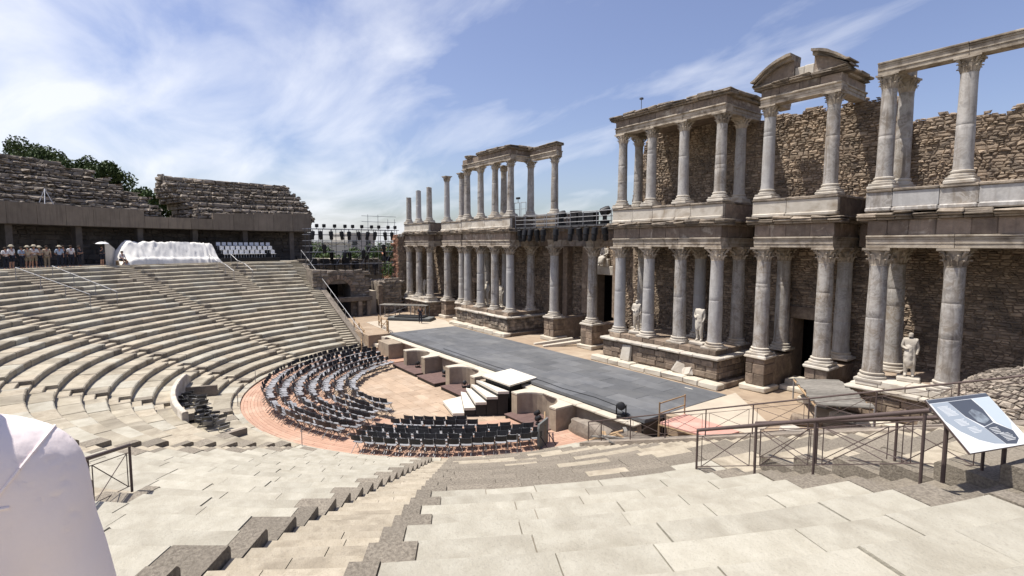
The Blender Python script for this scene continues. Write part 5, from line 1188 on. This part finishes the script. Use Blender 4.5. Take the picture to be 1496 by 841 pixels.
# ---------------------------------------------------------------- statues
def statue(loc, rz, label, head=True, seated=False, wings=False, h=1.0, m='marble_pale', seed=1):
    t = thing('statue', label, 'statue', loc, rz); t.scale = (h, h, h)
    if seated: J = figure_mesh_set(P_S)
    else: J = figure_mesh_set(dict(elR=(.24, .02, 1.15), wrR=(.12, .17, 1.08), haR=(.05, .2, 1.1), elL=(-.23, -.02, 1.13), wrL=(-.22, .08, .95), haL=(-.2, .1, .88), knL=(-.11, .08, .52), anL=(-.12, .02, .09)))
    E = [e for e in BODY_E if head or not ({'hea', 'hd2', 'top'} & set(e))]
    rd = dict(RAD); rd.update(pel=(.2, .15), wai=(.17, .13), che=(.19, .14), shL=.095, shR=.095, elL=.065, elR=.065, hiL=.12, hiR=.12, knL=.09, knR=.09, anL=.06, anR=.06)
    z0 = 0.16 if not seated else 0.0
    o = link('figure', sk(J, names_of(E), E, rd, m, name='figure', sub=2, wrinkle=0.02, seed=seed), t); o.location = (0, 0, z0)
    DE = [('che', 'wai'), ('wai', 'pel'), ('pel', 'kn'), ('kn', 'hem')]
    if seated: Jd = dict(che=(0, .03, .84), wai=(0, .03, .64), pel=(0, .1, .5), kn=(0, .42, .46), hem=(0, .45, .08))
    else: Jd = dict(che=(.02, .0, 1.28), wai=(0, .02, 1.08), pel=(0, .02, .92), kn=(0, .04, .62), hem=(-.01, .03, .30 if head else .48))
    dr = dict(che=(.18, .13), wai=(.18, .14), pel=(.21, .17), kn=(.19, .16), hem=(.2, .16))
    o = link('drapery', sk(Jd, names_of(DE), DE, dr, m, name='drapery', sub=3, wrinkle=0.035, seed=seed+4), t); o.location = (0, 0, z0)
    b = MB()
    if seated: b.cbox(-.36, .36, -.3, .28, 0, .42, .03, .01); b.cbox(-.36, .36, -.36, -.301, 0, .95, .03, .01); b.build('throne', m, t)
    else: b.cbox(-.36, .36, -.28, .32, 0, .16, .03, .015); b.build('plinth', m, t)
    return t
statue((7.5, 0.35, ZB), R(180+20), 'draped marble statue with head between the columns beside the central door', True, seed=2, h=1.22)
statue((12.25, 0.35, ZB), R(180), 'headless marble statue between two columns of the podium with broken slabs', False, seed=5, h=1.3)
statue((22.45, 0.6, ZB-0.02), R(180+15), 'armoured marble statue beside the pale blue-grey column', True, seed=8, h=1.15)
statue((-23.75, 0.4, ZB), R(180+15), 'weathered marble torso on the podium at the brick end wall', False, seed=11, h=1.15)
statue((-11.1, 0.75, ZB), R(180+10), 'draped marble statue on the podium nearer the brick end wall', True, seed=14, h=1.28)
statue((-9.15, 1.05, ZB), R(180+10), 'headless marble statue on the podium nearer the brick end wall', False, seed=17, h=1.28)
statue((0.25, 4.95, 7.455), R(180+12), 'seated marble goddess above the central door', True, seated=True, h=1.45, seed=20)
# marble fragments on the podium step
for x, y, w, h, lean, rz, l in ((7.75, -1.02, .75, 1.0, -8, 0, 'upright pale marble slab leaning on the podium step'), (11.7, -1.06, .62, .78, -24, 12, 'broken grey marble slab leaning against the podium'), (12.4, -1.05, .6, .48, -20, -16, 'small broken marble slab leaning beside a larger one')):
    b = MB(); M = Matrix.Translation((x, y, ZS+.33)) @ Matrix.Rotation(R(rz), 4, 'Y') @ Matrix.Rotation(R(lean), 4, 'X')
    b.cbox(-w/2, w/2, -.07, .07, 0, h, .02, .06, M); tag(b.build('marble_fragment', 'marble_pale'), l, 'stone slab')
for x, l in ((-0.6, 'long pale stone beam lying beside the central steps'), (0.5, 'shorter pale stone beam lying in front of the central door')):
    b = MB(); M = Matrix.Translation((x, 0.1, ZS+0.02)) @ Matrix.Rotation(R(62), 4, 'Z') @ Matrix.Rotation(R(-7), 4, 'Y'); b.cbox(-1.6, 1.6, -.16, .16, 0, .26, .03, .02, M); tag(b.build('stone_beam', 'cap_stone'), l, 'stone beam')

# ---------------------------------------------------------------- lighting gantry over the central door
def hung_light(t, x, y, z, m='black_paint'):
    M = Matrix.Translation((x, y, z)) @ Matrix.Rotation(R(rng.uniform(-12, 12)), 4, 'X')
    b = MB(); b.lathe([(.14, 0), (.23, -.05), (.24, -.5), (.19, -.55), (.19, -.92), (.13, -1.0)], 10, M); b.tube((x-.2, y, z-.2), (x, y, z+.16), .02, 5); b.tube((x+.2, y, z-.2), (x, y, z+.16), .02, 5)
    o = b.build('spotlight', m, t, smooth=True); return o
t = thing('lighting_gantry', 'metal gantry with hanging spotlights above the central door', 'gantry', (0, 0.4, 10.6)); inv = t.matrix_basis.inverted()
def gp(o): o.parent = t; o.matrix_parent_inverse = inv; return o
b = MB(); b.box(-5.7, 5.3, 0.1, 1.0, 10.60, 10.68); gp(b.build('walkway', 'dark_steel'))
for y in (0.08, 1.02):
    for z, r_ in ((10.9, .025), (11.25, .025), (11.6, .032)): b = MB(); b.tube((-5.7, y, z), (5.3, y, z), r_, 6); gp(b.build('rail', 'galv_steel'))
    for i in range(9): x = -5.7+11*i/8; b = MB(); b.tube((x, y, 10.6), (x, y, 11.62), .028, 6); gp(b.build('post', 'galv_steel'))
b = MB(); b.tube((-5.7, .1, 10.55), (5.3, .1, 10.55), .03, 6); gp(b.build('rail', 'dark_steel'))
for x in (-5.1, -4.3, -3.55, -2.8, -1.95, -0.4, 1.35, 2.15, 2.95, 3.8, 4.7):
    o = hung_light(t, x, 0.05, 10.45); o.matrix_parent_inverse = inv
for x in (-5.6, 5.2): b = MB(); b.tube((x, .5, 10.6), (x, .5, 9.0), .04, 6); gp(b.build('support', 'dark_steel'))
for x, sx, h in ((1.3, .35, .55), (2.6, .8, .35)):
    b = MB(); b.cbox(x-sx, x+sx, .25, .85, 10.69, 11.2+h, .02, .01); gp(b.build('equipment_case', 'black_paint'))
moving_lamp((-0.3, 0.5, 10.69), 'black moving lamp on the gantry above the paler door pier', 2.6, 1.5); moving_lamp((4.3, 0.5, 10.69), 'black moving lamp at the end of the gantry', 2.4, 1.6)
t = thing('floodlight_stand', 'small floodlight on a metal stand beside the roofed upper columns and gantry', 'floodlight', (-5.2, 0.2, 11.62))
for x in (-.45, 0.45): b = MB(); b.path([(x-.35, 0, 0), (x-.35, 0, 1.15), (x+.35, 0, 1.15), (x+.35, 0, 0)], .025, 6); b.tube((x-.35, 0, .6), (x+.35, 0, .6), .02, 6); b.build('frame', 'galv_steel', t)
b = MB(); b.tube((-.3, 0, 1.15), (-.3, 0, 1.45), .02, 6); b.cbox(-.5, -.1, -.1, .1, 1.45, 1.62, .02); b.build('lamp_head', 'black_paint', t)
t = thing('aerial_mast', 'thin mast with a small lamp on the roof of the podium columns', 'mast', (7.6, 0.2, 17.75)); b = MB(); b.tube((0, 0, 0), (0, 0, .75), .02, 5); b.build('mast', 'dark_steel', t); b = MB(); b.cbox(-.1, .1, -.1, .1, .75, .87, .02); b.build('lamp', 'dark_steel', t)
b = MB(); b.tube((18.35, 1.6, ZUB-0.1), (18.35, 1.6, 16.3), 0.03, 6); tag(b.build('drain_pipe', 'dark_steel'), 'thin dark pipe standing behind the column under the broken pediment', 'pipe')

# ---------------------------------------------------------------- arched entrance, scaffold and far things behind the left flank
t = thing('arched_entrance', 'dark masonry arch of the side entrance beside the seating', 'archway', (-26, -7, 0)); inv = t.matrix_basis.inverted()
def ap(o): o.parent = t; o.matrix_parent_inverse = inv; return o
XA = -26.0; yc, ra, zs_ = -8.75, 1.35, 4.05
poly = [(-11.4, 0), (yc-ra, 0), (yc-ra, zs_)]+[(yc-ra*math.cos(math.pi*i/12), zs_+ra*math.sin(math.pi*i/12)) for i in range(1, 12)]+[(yc+ra, zs_), (yc+ra, 0), (-5.3, 0), (-5.3, 5.5), (-7.0, 5.8), (-8.6, 6.3), (-11.4, 6.5)]
b = MB(); b.prism(poly, XA-2.5, XA, 'x'); ap(b.build('wall', 'old_stone', fix=True))
for i in range(13):
    a0, a1 = math.pi*i/13, math.pi*(i+1)/13; b = MB(); q = lambda a, r: (yc-r*math.cos(a), zs_+r*math.sin(a))
    b.prism([q(a0+.02, ra), q(a1-.02, ra), q(a1-.02, ra+.5), q(a0+.02, ra+.5)], XA-.1, XA+.09, 'x'); ap(b.build('arch_stone', 'podium_stone', fix=True))
b = MB(); b.box(XA-6, XA-5.8, -10.5, -7, 0, 5.6); ap(b.build('passage_end', 'painted_shade'))  # black sheet painted as the shade deep in the arch
b = MB(); b.cbox(XA+.1, XA+.75, -10.3, -5.2, 2.95, 3.45, .04, .02); ap(b.build('lintel', 'old_stone'))
for y in (-9.4, -6.6, -5.6): b = MB(); b.cbox(XA+.12, XA+.7, y-.22, y+.22, 0, 2.94, .04, .02); ap(b.build('pillar', 'old_stone'))
def am(u, v): return u < -5.4 and v < 6.3 and not (abs(u-yc) < ra+.5 and v < zs_) and not (math.hypot(u-yc, v-zs_) < ra+.5 and v >= zs_)
L = list(rubble(lambda u, v, d: Vector((XA+d, u, v)), -11.3, -5.35, 0.2, 6.2, hs=(.2, .38), ws=(.3, .8), depth=.09, mask=am)); b = MB()
for vs, fs in L: b.add([v for v in vs], [f[::-1] for f in fs], rng.uniform(-.5, .5))
ap(b.build('stone_facing', 'old_stone', kind='stuff'))
b = MB(); b.box(-31, -26.5, -3.9, -1.2, 0.5, 4.8); ap(b.build('side_chamber', 'old_stone'))
b = MB(); b.cbox(-26.4, -25.9, -4.2, -3.7, 1.0, 4.6, .04, .03); ap(b.build('pillar', 'podium_stone'))
b = MB(); b.box(-33, -26.6, -5.2, -4.25, 1.2, 3.9); b.box(-40, -33.1, -7, -1, 1.2, 4.4); tag(b.build('plaster_wall', 'pale_floor'), 'pale sunlit plaster wall seen through the gap beside the arch', 'wall')
b = MB(); b.box(-40, -26.1, -11.3, -5.32, 4.9, 5.4); ap(b.build('roof_slab', 'old_stone'))
def facing(F, u0, u1, v0, v1, flip=False):
    q = MB()
    for vs, fs in rubble(F, u0, u1, v0, v1, hs=(.2, .36), ws=(.3, .75), depth=.1, jit=.06): q.add(vs, [f[::-1] for f in fs] if flip else fs, rng.uniform(-.5, .5))
    return ap(q.build('stone_facing', 'old_stone', kind='stuff'))
facing(lambda u, v, d: Vector((-26.5+d, u, v)), -3.9, -1.2, 0.9, 5.1, True)
facing(lambda u, v, d: Vector((u, v, 5.4+d+0.3*noise.noise(Vector((u*.4, v*.4, 0))))), -34, -26.1, -11.3, -5.4)
facing(lambda u, v, d: Vector((u, v, 4.85+d)), -31, -26.5, -3.9, -1.2)
facing(lambda u, v, d: Vector((-33.0+d, u, v)), -10.8, -1.0, 5.3, 7.4, True)
b = MB(); b.box(-36, -33.02, -11, -1, 3, 7.3); ap(b.build('upper_bank', 'old_stone'))
# scaffold with lamps
t = thing('lighting_scaffold', 'steel scaffold hung with stage lamps beside the ruined seating', 'scaffold', (-30, -5, 5.4)); inv = t.matrix_basis.inverted()
ys = [-10.6+1.5*i for i in range(8)]
for X in (-30.0, -31.6):
    for y in ys: b = MB(); b.tube((X, y, 5.4), (X, y, 11.0), .035, 6); b.build('upright', 'dark_steel', t).matrix_parent_inverse = inv
    for z in (6.9, 8.3, 9.0, 9.6, 10.3, 10.95): b = MB(); b.tube((X, ys[0]-.3, z), (X, ys[-1]+.3, z), .035, 6); b.build('ledger', 'galv_steel', t).matrix_parent_inverse = inv
for i in range(0, 7, 2):
    b = MB(); b.tube((-30, ys[i], 6.9), (-30, ys[i+1], 9.6), .03, 6); b.build('brace', 'galv_steel', t).matrix_parent_inverse = inv
b = MB(); b.box(-31.6, -30.0, ys[0], ys[-1], 8.31, 8.36); b.build('deck', 'dark_steel', t).matrix_parent_inverse = inv
for i, y in enumerate([-10.2, -9.4, -8.2, -7.0, -6.1, -5.0, -3.8, -2.9, -1.7, -0.8]):
    o = hung_light(t, -29.9, y, 10.7); o.matrix_parent_inverse = inv
    b = MB(); b.cbox(-30.15, -29.85, y+.3, y+.65, 11.1, 11.5, .05); b.tube((-30, y+.45, 10.95), (-30, y+.45, 11.2), .03, 5); b.build('lamp_head', 'black_paint', t).matrix_parent_inverse = inv
for i, y in enumerate([-10.0, -9.0, -7.7, -6.6, -5.6, -4.4, -3.1, -1.9, -1.0]):
    o = hung_light(t, -29.9 if i % 2 else -31.5, y, rng.uniform(8.2, 9.2)); o.matrix_parent_inverse = inv
for i in range(8):
    b = MB(); y = -10.3+1.25*i; z = rng.uniform(5.9, 7.6); b.cbox(-31.4, -30.4, y, y+rng.uniform(.4, .9), z, z+rng.uniform(.4, .9), .03); b.tube((-30.9, y+.2, 5.4), (-30.9, y+.2, z), .05, 5); b.build('equipment_case', 'black_paint', t).matrix_parent_inverse = inv
for i in range(6):
    b = MB(); y = -10.4+1.7*i; pts = [Vector((-29.9, y+1.6*k_/6, 9.5-0.5*math.sin(math.pi*k_/6))) for k_ in range(7)]; b.path(pts, .02, 4); b.build('cable', 'black_paint', t).matrix_parent_inverse = inv
t = thing('scaffold_tower', 'slim bare scaffold tower beside the brick end wall', 'scaffold', (-31, -1.2, 5.4)); inv = t.matrix_basis.inverted()
for y in (-3.0, -1.7, -0.4, 0.5):
    b = MB(); b.tube((-32, y, 5.4), (-32, y, 12.9 if y < -1 else 12.4), .03, 6); b.build('upright', 'galv_steel', t).matrix_parent_inverse = inv
for z in (10.6, 11.3, 12.0, 12.7): b = MB(); b.tube((-32, -3.8, z), (-32, 0.7, z), .028, 6); b.build('ledger', 'galv_steel', t).matrix_parent_inverse = inv
# far white houses
def house(x0, x1, y0, y1, z1, label, roof=False, m='white_wall', n=3):
    t = thing('house', label, 'house', ((x0+x1)/2, (y0+y1)/2, -0.5)); inv = t.matrix_basis.inverted(); z0 = -0.5
    b = MB(); b.box(x0, x1, y0, y1, z0, z1); b.build('wall', m, t).matrix_parent_inverse = inv
    if roof: b = MB(); b.prism([(y0-.4, z1), (y1+.4, z1), ((y0+y1)/2, z1+1.6)], x0-.3, x1+.3, 'x'); b.build('roof', 'roof_tile', t, fix=True).matrix_parent_inverse = inv
    else: b = MB(); b.box(x0-.2, x1+.2, y0-.2, y1+.2, z1, z1+.35); b.build('roof', m, t).matrix_parent_inverse = inv
    k = 0
    for z in (z1-2.2, z1-5.4):
        for i in range(n):
            y = y0+(y1-y0)*(i+.5)/n
            b = MB(); b.box(x1-.05, x1+.03, y-.6, y+.6, z-.7, z+.8); b.build('window', 'glass_dark', t).matrix_parent_inverse = inv
house(-92, -80, 3, 11.5, 9.4, 'white flat-roofed house seen through the lighting scaffold'); house(-100, -88, 13.5, 20, 11.6, 'white house with a tower-like upper floor behind the scaffold', n=2)
house(-90, -82, 21, 25, 7.0, 'reddish house behind the scaffold tower', True, 'brick', 2)

# ---------------------------------------------------------------- trees
def tree(base, h, crown, label, n=2600, leaf=0.26, m='leaf_green', trunk=0.22, seed=0, group=None, dens=0.55):
    rr = random.Random(seed); t = thing('tree' if m != 'leaf_pine' else 'pine_tree', label, 'tree', base, 0, group)
    b = MB(); b.tube((0, 0, 0), (0.1, 0.05, h*0.62), trunk, 8, trunk*.55)
    C0 = []
    for i in range(crown[3]):
        a = rr.random()*6.283; q = rr.random()**.6; zz = rr.uniform(-1, 1)
        C0.append((Vector((crown[0]*q*math.cos(a)*math.sqrt(1-zz*zz*.7), crown[1]*q*math.sin(a)*math.sqrt(1-zz*zz*.7), h-crown[2]+crown[2]*zz*.85)), rr.uniform(.22, .4)*min(crown[0], crown[2]*1.3)))
    for c, r_ in C0[::3]: b.tube((0.05, 0.03, h*0.45), c*0.9+Vector((0, 0, h*0.05)), trunk*.35, 5, trunk*.1)
    b.build('trunk', 'bark', t)
    b = MB()
    for i in range(n):
        c, r_ = rr.choice(C0); d = Vector((rr.gauss(0, 1), rr.gauss(0, 1), rr.gauss(0, .8))).normalized(); p = c+d*r_*rr.random()**.33
        u = Vector((rr.gauss(0, 1), rr.gauss(0, 1), rr.gauss(0, 1))).normalized(); w = u.orthogonal().normalized()*leaf*rr.uniform(.25, .5); u = u*leaf*rr.uniform(.5, 1)
        b.add([p-u, p+w, p+u, p-w], [(0, 1, 2, 3)], rr.uniform(-.5, .5))
    b.build('crown', m, t); return t
for i, (x, y, dist, w, hh, lab) in enumerate(((20, 208, 76, 5.4, 3.6, 'broad dark pine crown behind the ruined seating'), (68, 218, 74, 4.0, 3.0, 'pine crown joining the broad one behind the ruined seating'), (118, 232, 72, 3.6, 2.8, 'rounded pine behind the middle of the ruined seating'), (155, 241, 70, 3.4, 2.9, 'pine behind the stepped end of the ruined seating'), (204, 275, 68, 2.2, 2.6, 'low pine beside the gap between the two ruins'))):
    p = at_dist(x, y, dist); tree((p.x, p.y, -0.5), p.z+0.5, (w, w, hh, 26), lab, 5200, .30, 'leaf_pine', .3, i+1, 'pines behind the ruined seating')
for i, (x, y, dist, w, hh, lab) in enumerate(((228, 282, 62, 2.4, 3.0, 'green tree filling the gap between the two ruins'), (252, 279, 63, 2.2, 3.4, 'green tree against the broken end of the lone ruin'))):
    p = at_dist(x, y, dist); tree((p.x, p.y, -0.5), p.z+0.5, (w, w, hh, 18), lab, 3600, .28, 'leaf_green', .2, i+20)
for i, (x, y, dist, w, hh) in enumerate(((462, 356, 92, 3.4, 2.6), (497, 366, 74, 3.2, 2.2), (530, 360, 92, 3.2, 2.8), (556, 356, 95, 3.4, 3.0), (580, 358, 92, 3.0, 2.8))):
    p = at_dist(x, y, dist); tree((p.x, p.y, -0.5), p.z+0.5, (w, w, hh, 16), 'leafy green tree standing behind the lighting scaffold', 2600, .26, 'leaf_green', .18, i+40, 'trees behind the lighting scaffold')

# ---------------------------------------------------------------- things beside the stage: walkway, timber, red ramp, plank canopy, rubble mass
t = thing('timber_walkway', 'raised timber walkway with struts in front of the columns by the brick end wall', 'walkway', (-22, -2.6, ZS)); inv = t.matrix_basis.inverted()
w0, w1 = Vector((-24.2, -4.6, 2.55)), Vector((-20.2, -0.9, 2.55)); dw = (w1-w0).normalized(); nw = Vector((dw.y, -dw.x, 0))
for i in range(16):
    f = w0.lerp(w1, i/16); f2 = w0.lerp(w1, (i+.9)/16); b = MB(); b.add([v+Vector((0, 0, z)) for z in (0, .06) for v in (f-nw*.7, f+nw*.7, f2+nw*.7, f2-nw*.7)], [(0, 1, 2, 3), (7, 6, 5, 4), (0, 4, 5, 1), (1, 5, 6, 2), (2, 6, 7, 3), (3, 7, 4, 0)]); b.build('plank', 'grey_plank', t, fix=True).matrix_parent_inverse = inv
for f in (0.02, .34, .67, .98):
    for s_ in (-.6, .6): p = w0.lerp(w1, f)+nw*s_; b = MB(); b.tube((p.x, p.y, ZS-.05), p, .05, 6); b.build('post', 'galv_steel', t).matrix_parent_inverse = inv
b = MB(); p = w0.lerp(w1, .1)+nw*.6; q = w0.lerp(w1, .6)+nw*.6; b.tube((p.x, p.y, ZS), (q.x, q.y, 2.5), .04, 6); b.build('strut', 'galv_steel', t).matrix_parent_inverse = inv
t = thing('deck_stack', 'stack of dark stage decks lying on the pale floor', 'platform', (-19.2, -3.4, ZS)); t.rotation_euler = (0, 0, R(42))
for i, (w, d) in enumerate(((2.4, .9), (2.3, .8), (1.6, .7))): b = MB(); b.cbox(-w, w, -d, d, .16*i, .16*i+.15, .01); b.build('deck', 'black_paint' if i % 2 == 0 else 'grey_panel', t)
def lattice_fence(pts, label, m='wood'):
    t = thing('timber_fence', label, 'fence', pts[0])
    L = [Vector(p)-Vector(pts[0]) for p in pts]
    for p in L: b = MB(); b.box(p.x-.045, p.x+.045, p.y-.045, p.y+.045, p.z, p.z+1.05); b.build('post', m, t)
    for p, q in zip(L[:-1], L[1:]):
        for z in (.5, .98): b = MB(); b.tube(p+Vector((0, 0, z)), q+Vector((0, 0, z)), .035, 5); b.build('rail', m, t)
        b = MB(); b.tube(p+Vector((0, 0, .1)), q+Vector((0, 0, .95)), .03, 5); b.build('brace', m, t)
lattice_fence([(-18.0, -9.9, 1.25), (-16.4, -10.0, 0.9), (-14.9, -10.1, 0.45), (-13.6, -10.3, 0.0)], 'light timber fence beside the steps at the walkway end of the stage')
lattice_fence([(-17.6, -7.6, ZS), (-16.0, -8.0, ZS), (-14.2, -8.2, ZS), (-13.2, -8.5, ZS)], 'light timber fence along the pale floor near the timber walkway')
lattice_fence([(-13.4, -10.9, 0.0), (-12.0, -11.4, 0.0), (-10.6, -11.9, 0.0)], 'low timber fence behind the chair rows near the timber steps')
t = thing('timber_steps', 'small wooden steps at the walkway end of the stage front', 'steps', (-13.2, -9.4, 0)); t.rotation_euler = (0, 0, R(10))
for i in range(4): b = MB(); b.cbox(-.8, .8, -.95+.35*i, -.6+.35*i, 0, .27*(i+1), .02, .005); b.build('step', 'cap_stone' if i % 2 else 'wood', t)
t = thing('timber_fence', 'timber handrail on posts beside the brown platform and the grey panel', 'fence', (11.9, -10.9, 0))
for p in ((-.9, .3, -.3), (.5, -.9, 0)): b = MB(); b.tube(p, (p[0], p[1], .95), .035, 6); b.build('post', 'wood', t)
b = MB(); b.tube((-.95, .33, .92), (.55, -.93, .95), .04, 6); b.tube((-.95, .33, .5), (.55, -.93, .55), .03, 6); b.build('handrail', 'wood', t)
k = 0
for i in range(22):
    x = rng.uniform(14.0, 18.2); y = rng.uniform(-10.25, -9.4); z = 0.42+0.02*i; l = rng.uniform(.8, 1.5)
    M = Matrix.Translation((x, y, z)) @ Matrix.Rotation(R(rng.uniform(-50, 50)), 4, 'Z') @ Matrix.Rotation(R(rng.uniform(-22, 22)), 4, 'Y')
    b = MB(); b.cbox(-l, l, -.08, .08, -.025, .025, .005, .004, M)
    tag(b.build('timber_plank', 'wood' if rng.random() < .7 else 'grey_plank'), 'loose plank in the heap of timber below the long climbing railing', 'plank', 'loose planks in the timber heap')
t = thing('red_ramp', 'red carpeted deck on timber struts beside the pale stage-side floor', 'ramp', (16.6, -7.4, 0.35)); inv = t.matrix_basis.inverted()
rc = [at_z(x, y, 1.36) for x, y in ((963, 617), (1000, 604), (1080, 630), (1042, 640))]
b = MB(); b.prism([(p.x, p.y) for p in rc], 1.30, 1.36); b.build('carpet', 'red_carpet', t, fix=True).matrix_parent_inverse = inv
for i in range(4):
    p, q = rc[i], rc[(i+1) % 4]
    b = MB(); b.tube((p.x, p.y, 0.33), (p.x, p.y, 1.29), .05, 6); b.build('strut', 'wood', t).matrix_parent_inverse = inv
    b = MB(); b.tube((p.x, p.y, 1.25), (q.x, q.y, 1.25), .05, 6); b.build('beam', 'wood', t).matrix_parent_inverse = inv
t2 = thing('timber_fence', 'pale timber guard rail standing at the corner of the dark stage', 'fence', (rc[1].x, rc[1].y, ZS)); d = rc[1]-rc[0]
for f in (0, 1): b = MB(); b.tube((-d.x*f, -d.y*f, -.05), (-d.x*f, -d.y*f, .95), .035, 6); b.build('post', 'wood', t2)
for z in (.45, .9): b = MB(); b.tube((0, 0, z), (-d.x, -d.y, z), .03, 6); b.build('rail', 'wood', t2)
t = thing('plank_canopy', 'sloping canopy of weathered grey planks in front of the side door', 'canopy', (20.2, -1.6, ZS)); inv = t.matrix_basis.inverted()
ca = [at_z(x, y, z) for x, y, z in ((1160, 553, 2.35), (1226, 556, 2.75), (1278, 597, 2.75), (1192, 592, 2.35))]
n = 15
for i in range(n):
    f0, f1 = (i+.03)/n, (i+.95)/n
    q = [ca[0].lerp(ca[3], f0), ca[1].lerp(ca[2], f0), ca[1].lerp(ca[2], f1), ca[0].lerp(ca[3], f1)]
    j = rng.uniform(-.1, .1); e = (q[1]-q[0]).normalized()*j; q = [v+e for v in q]
    b = MB(); b.add(q+[v+Vector((0, 0, .05)) for v in q], [(3, 2, 1, 0), (4, 5, 6, 7), (0, 1, 5, 4), (1, 2, 6, 5), (2, 3, 7, 6), (3, 0, 4, 7)]); b.build('plank', 'grey_plank', t, fix=True).matrix_parent_inverse = inv
for p in ca: b = MB(); b.tube((p.x, p.y, ZS-.05), p, .04, 6); b.build('post', 'galv_steel', t).matrix_parent_inverse = inv
for a_, c_ in ((0, 3), (1, 2)): b = MB(); b.tube(ca[a_]-Vector((0, 0, .06)), ca[c_]-Vector((0, 0, .06)), .05, 6); b.build('beam', 'wood', t).matrix_parent_inverse = inv
# rubble mass
t = thing('rubble_vault', 'rounded mass of rough rubble masonry below the stage columns', 'ruin', (29.2, -4.3, ZS)); inv = t.matrix_basis.inverted()
ex, ey, ez = 5.0, 3.0, 4.15
def ell(u, v, d):
    q = Vector((math.cos(u)*math.cos(v), math.sin(u)*math.cos(v), math.sin(v)))
    q = Vector([math.copysign(abs(k_)**.75, k_) for k_ in q]); w = 1+0.05*noise.noise(q*2.5)
    return Vector((q.x*(ex*w+d*1.6), q.y*(ey*w+d*1.6), q.z*(ez*w+d)))
b = MB(); nu, nv = 30, 10
b.add([ell(2*math.pi*i/nu, math.pi/2*j/nv, -.06) for j in range(nv+1) for i in range(nu)], [(j*nu+i, j*nu+(i+1) % nu, (j+1)*nu+(i+1) % nu, (j+1)*nu+i) for j in range(nv) for i in range(nu)]); b.build('core', 'mortar', t)
L = list(rubble(ell, math.pi*0.75, math.pi*1.95, 0.0, 1.5, hs=(.03, .06), ws=(.03, .085), depth=.05, jit=.006, gap=.0025)); L.sort(key=lambda s_: (s_[0][8]+t.location-CAM).length)
for vs, fs in L[:180]: q = MB(); q.add(vs, fs); q.build('stone', 'old_stone', t)
q = MB()
for vs, fs in L[180:]: q.add(vs, fs, rng.uniform(-.5, .5))
q.build('stone_facing', 'old_stone', t, kind='stuff')
for i in range(7):
    x, y = 19.2+rng.random()*6, -5.6+rng.random()*3.0; s_ = rng.uniform(.3, .7); b = MB(); M = Matrix.Translation((x, y, ZS-.05)) @ Matrix.Rotation(rng.random()*3, 4, 'Z')
    b.cbox(-s_, s_, -s_*.6, s_*.6, 0, s_*.7, .06, .06, M); tag(b.build('fallen_block', 'marble_pale' if i % 2 else 'podium_stone'), 'loose fallen stone block lying between the plank canopy and the rubble mass', 'stone', 'fallen blocks beside the plank canopy')
bpy.data.scenes.remove(TMP)
for px, py, dx_, dy_, l in ((945, 545, .45, .10, 'beside the podium step'), (1006, 567, .5, .08, 'near the pale floor')):
    p = at_z(px, py, ZS); b = MB(); b.box(p.x-dx_/2, p.x+dx_/2, p.y-dy_/2, p.y+dy_/2, ZS+.004, ZS+.007); tag(b.build('tape_mark', 'white_board'), 'short white tape mark on the dark stage floor '+l, 'tape mark')
b = MB(); b.path([Vector((14.1, -8.4, ZS+.02)), Vector((13.2, -7.9, ZS+.02)), Vector((11.6, -7.75, ZS+.02)), Vector((9.4, -8.0, ZS+.02)), Vector((7.6, -7.9, ZS+.02)), Vector((3.0, -8.1, ZS+.02)), Vector((-4.0, -8.0, ZS+.02))], .018, 5); tag(b.build('cable', 'black_paint'), 'thin black cable lying along the stage edge', 'cable')
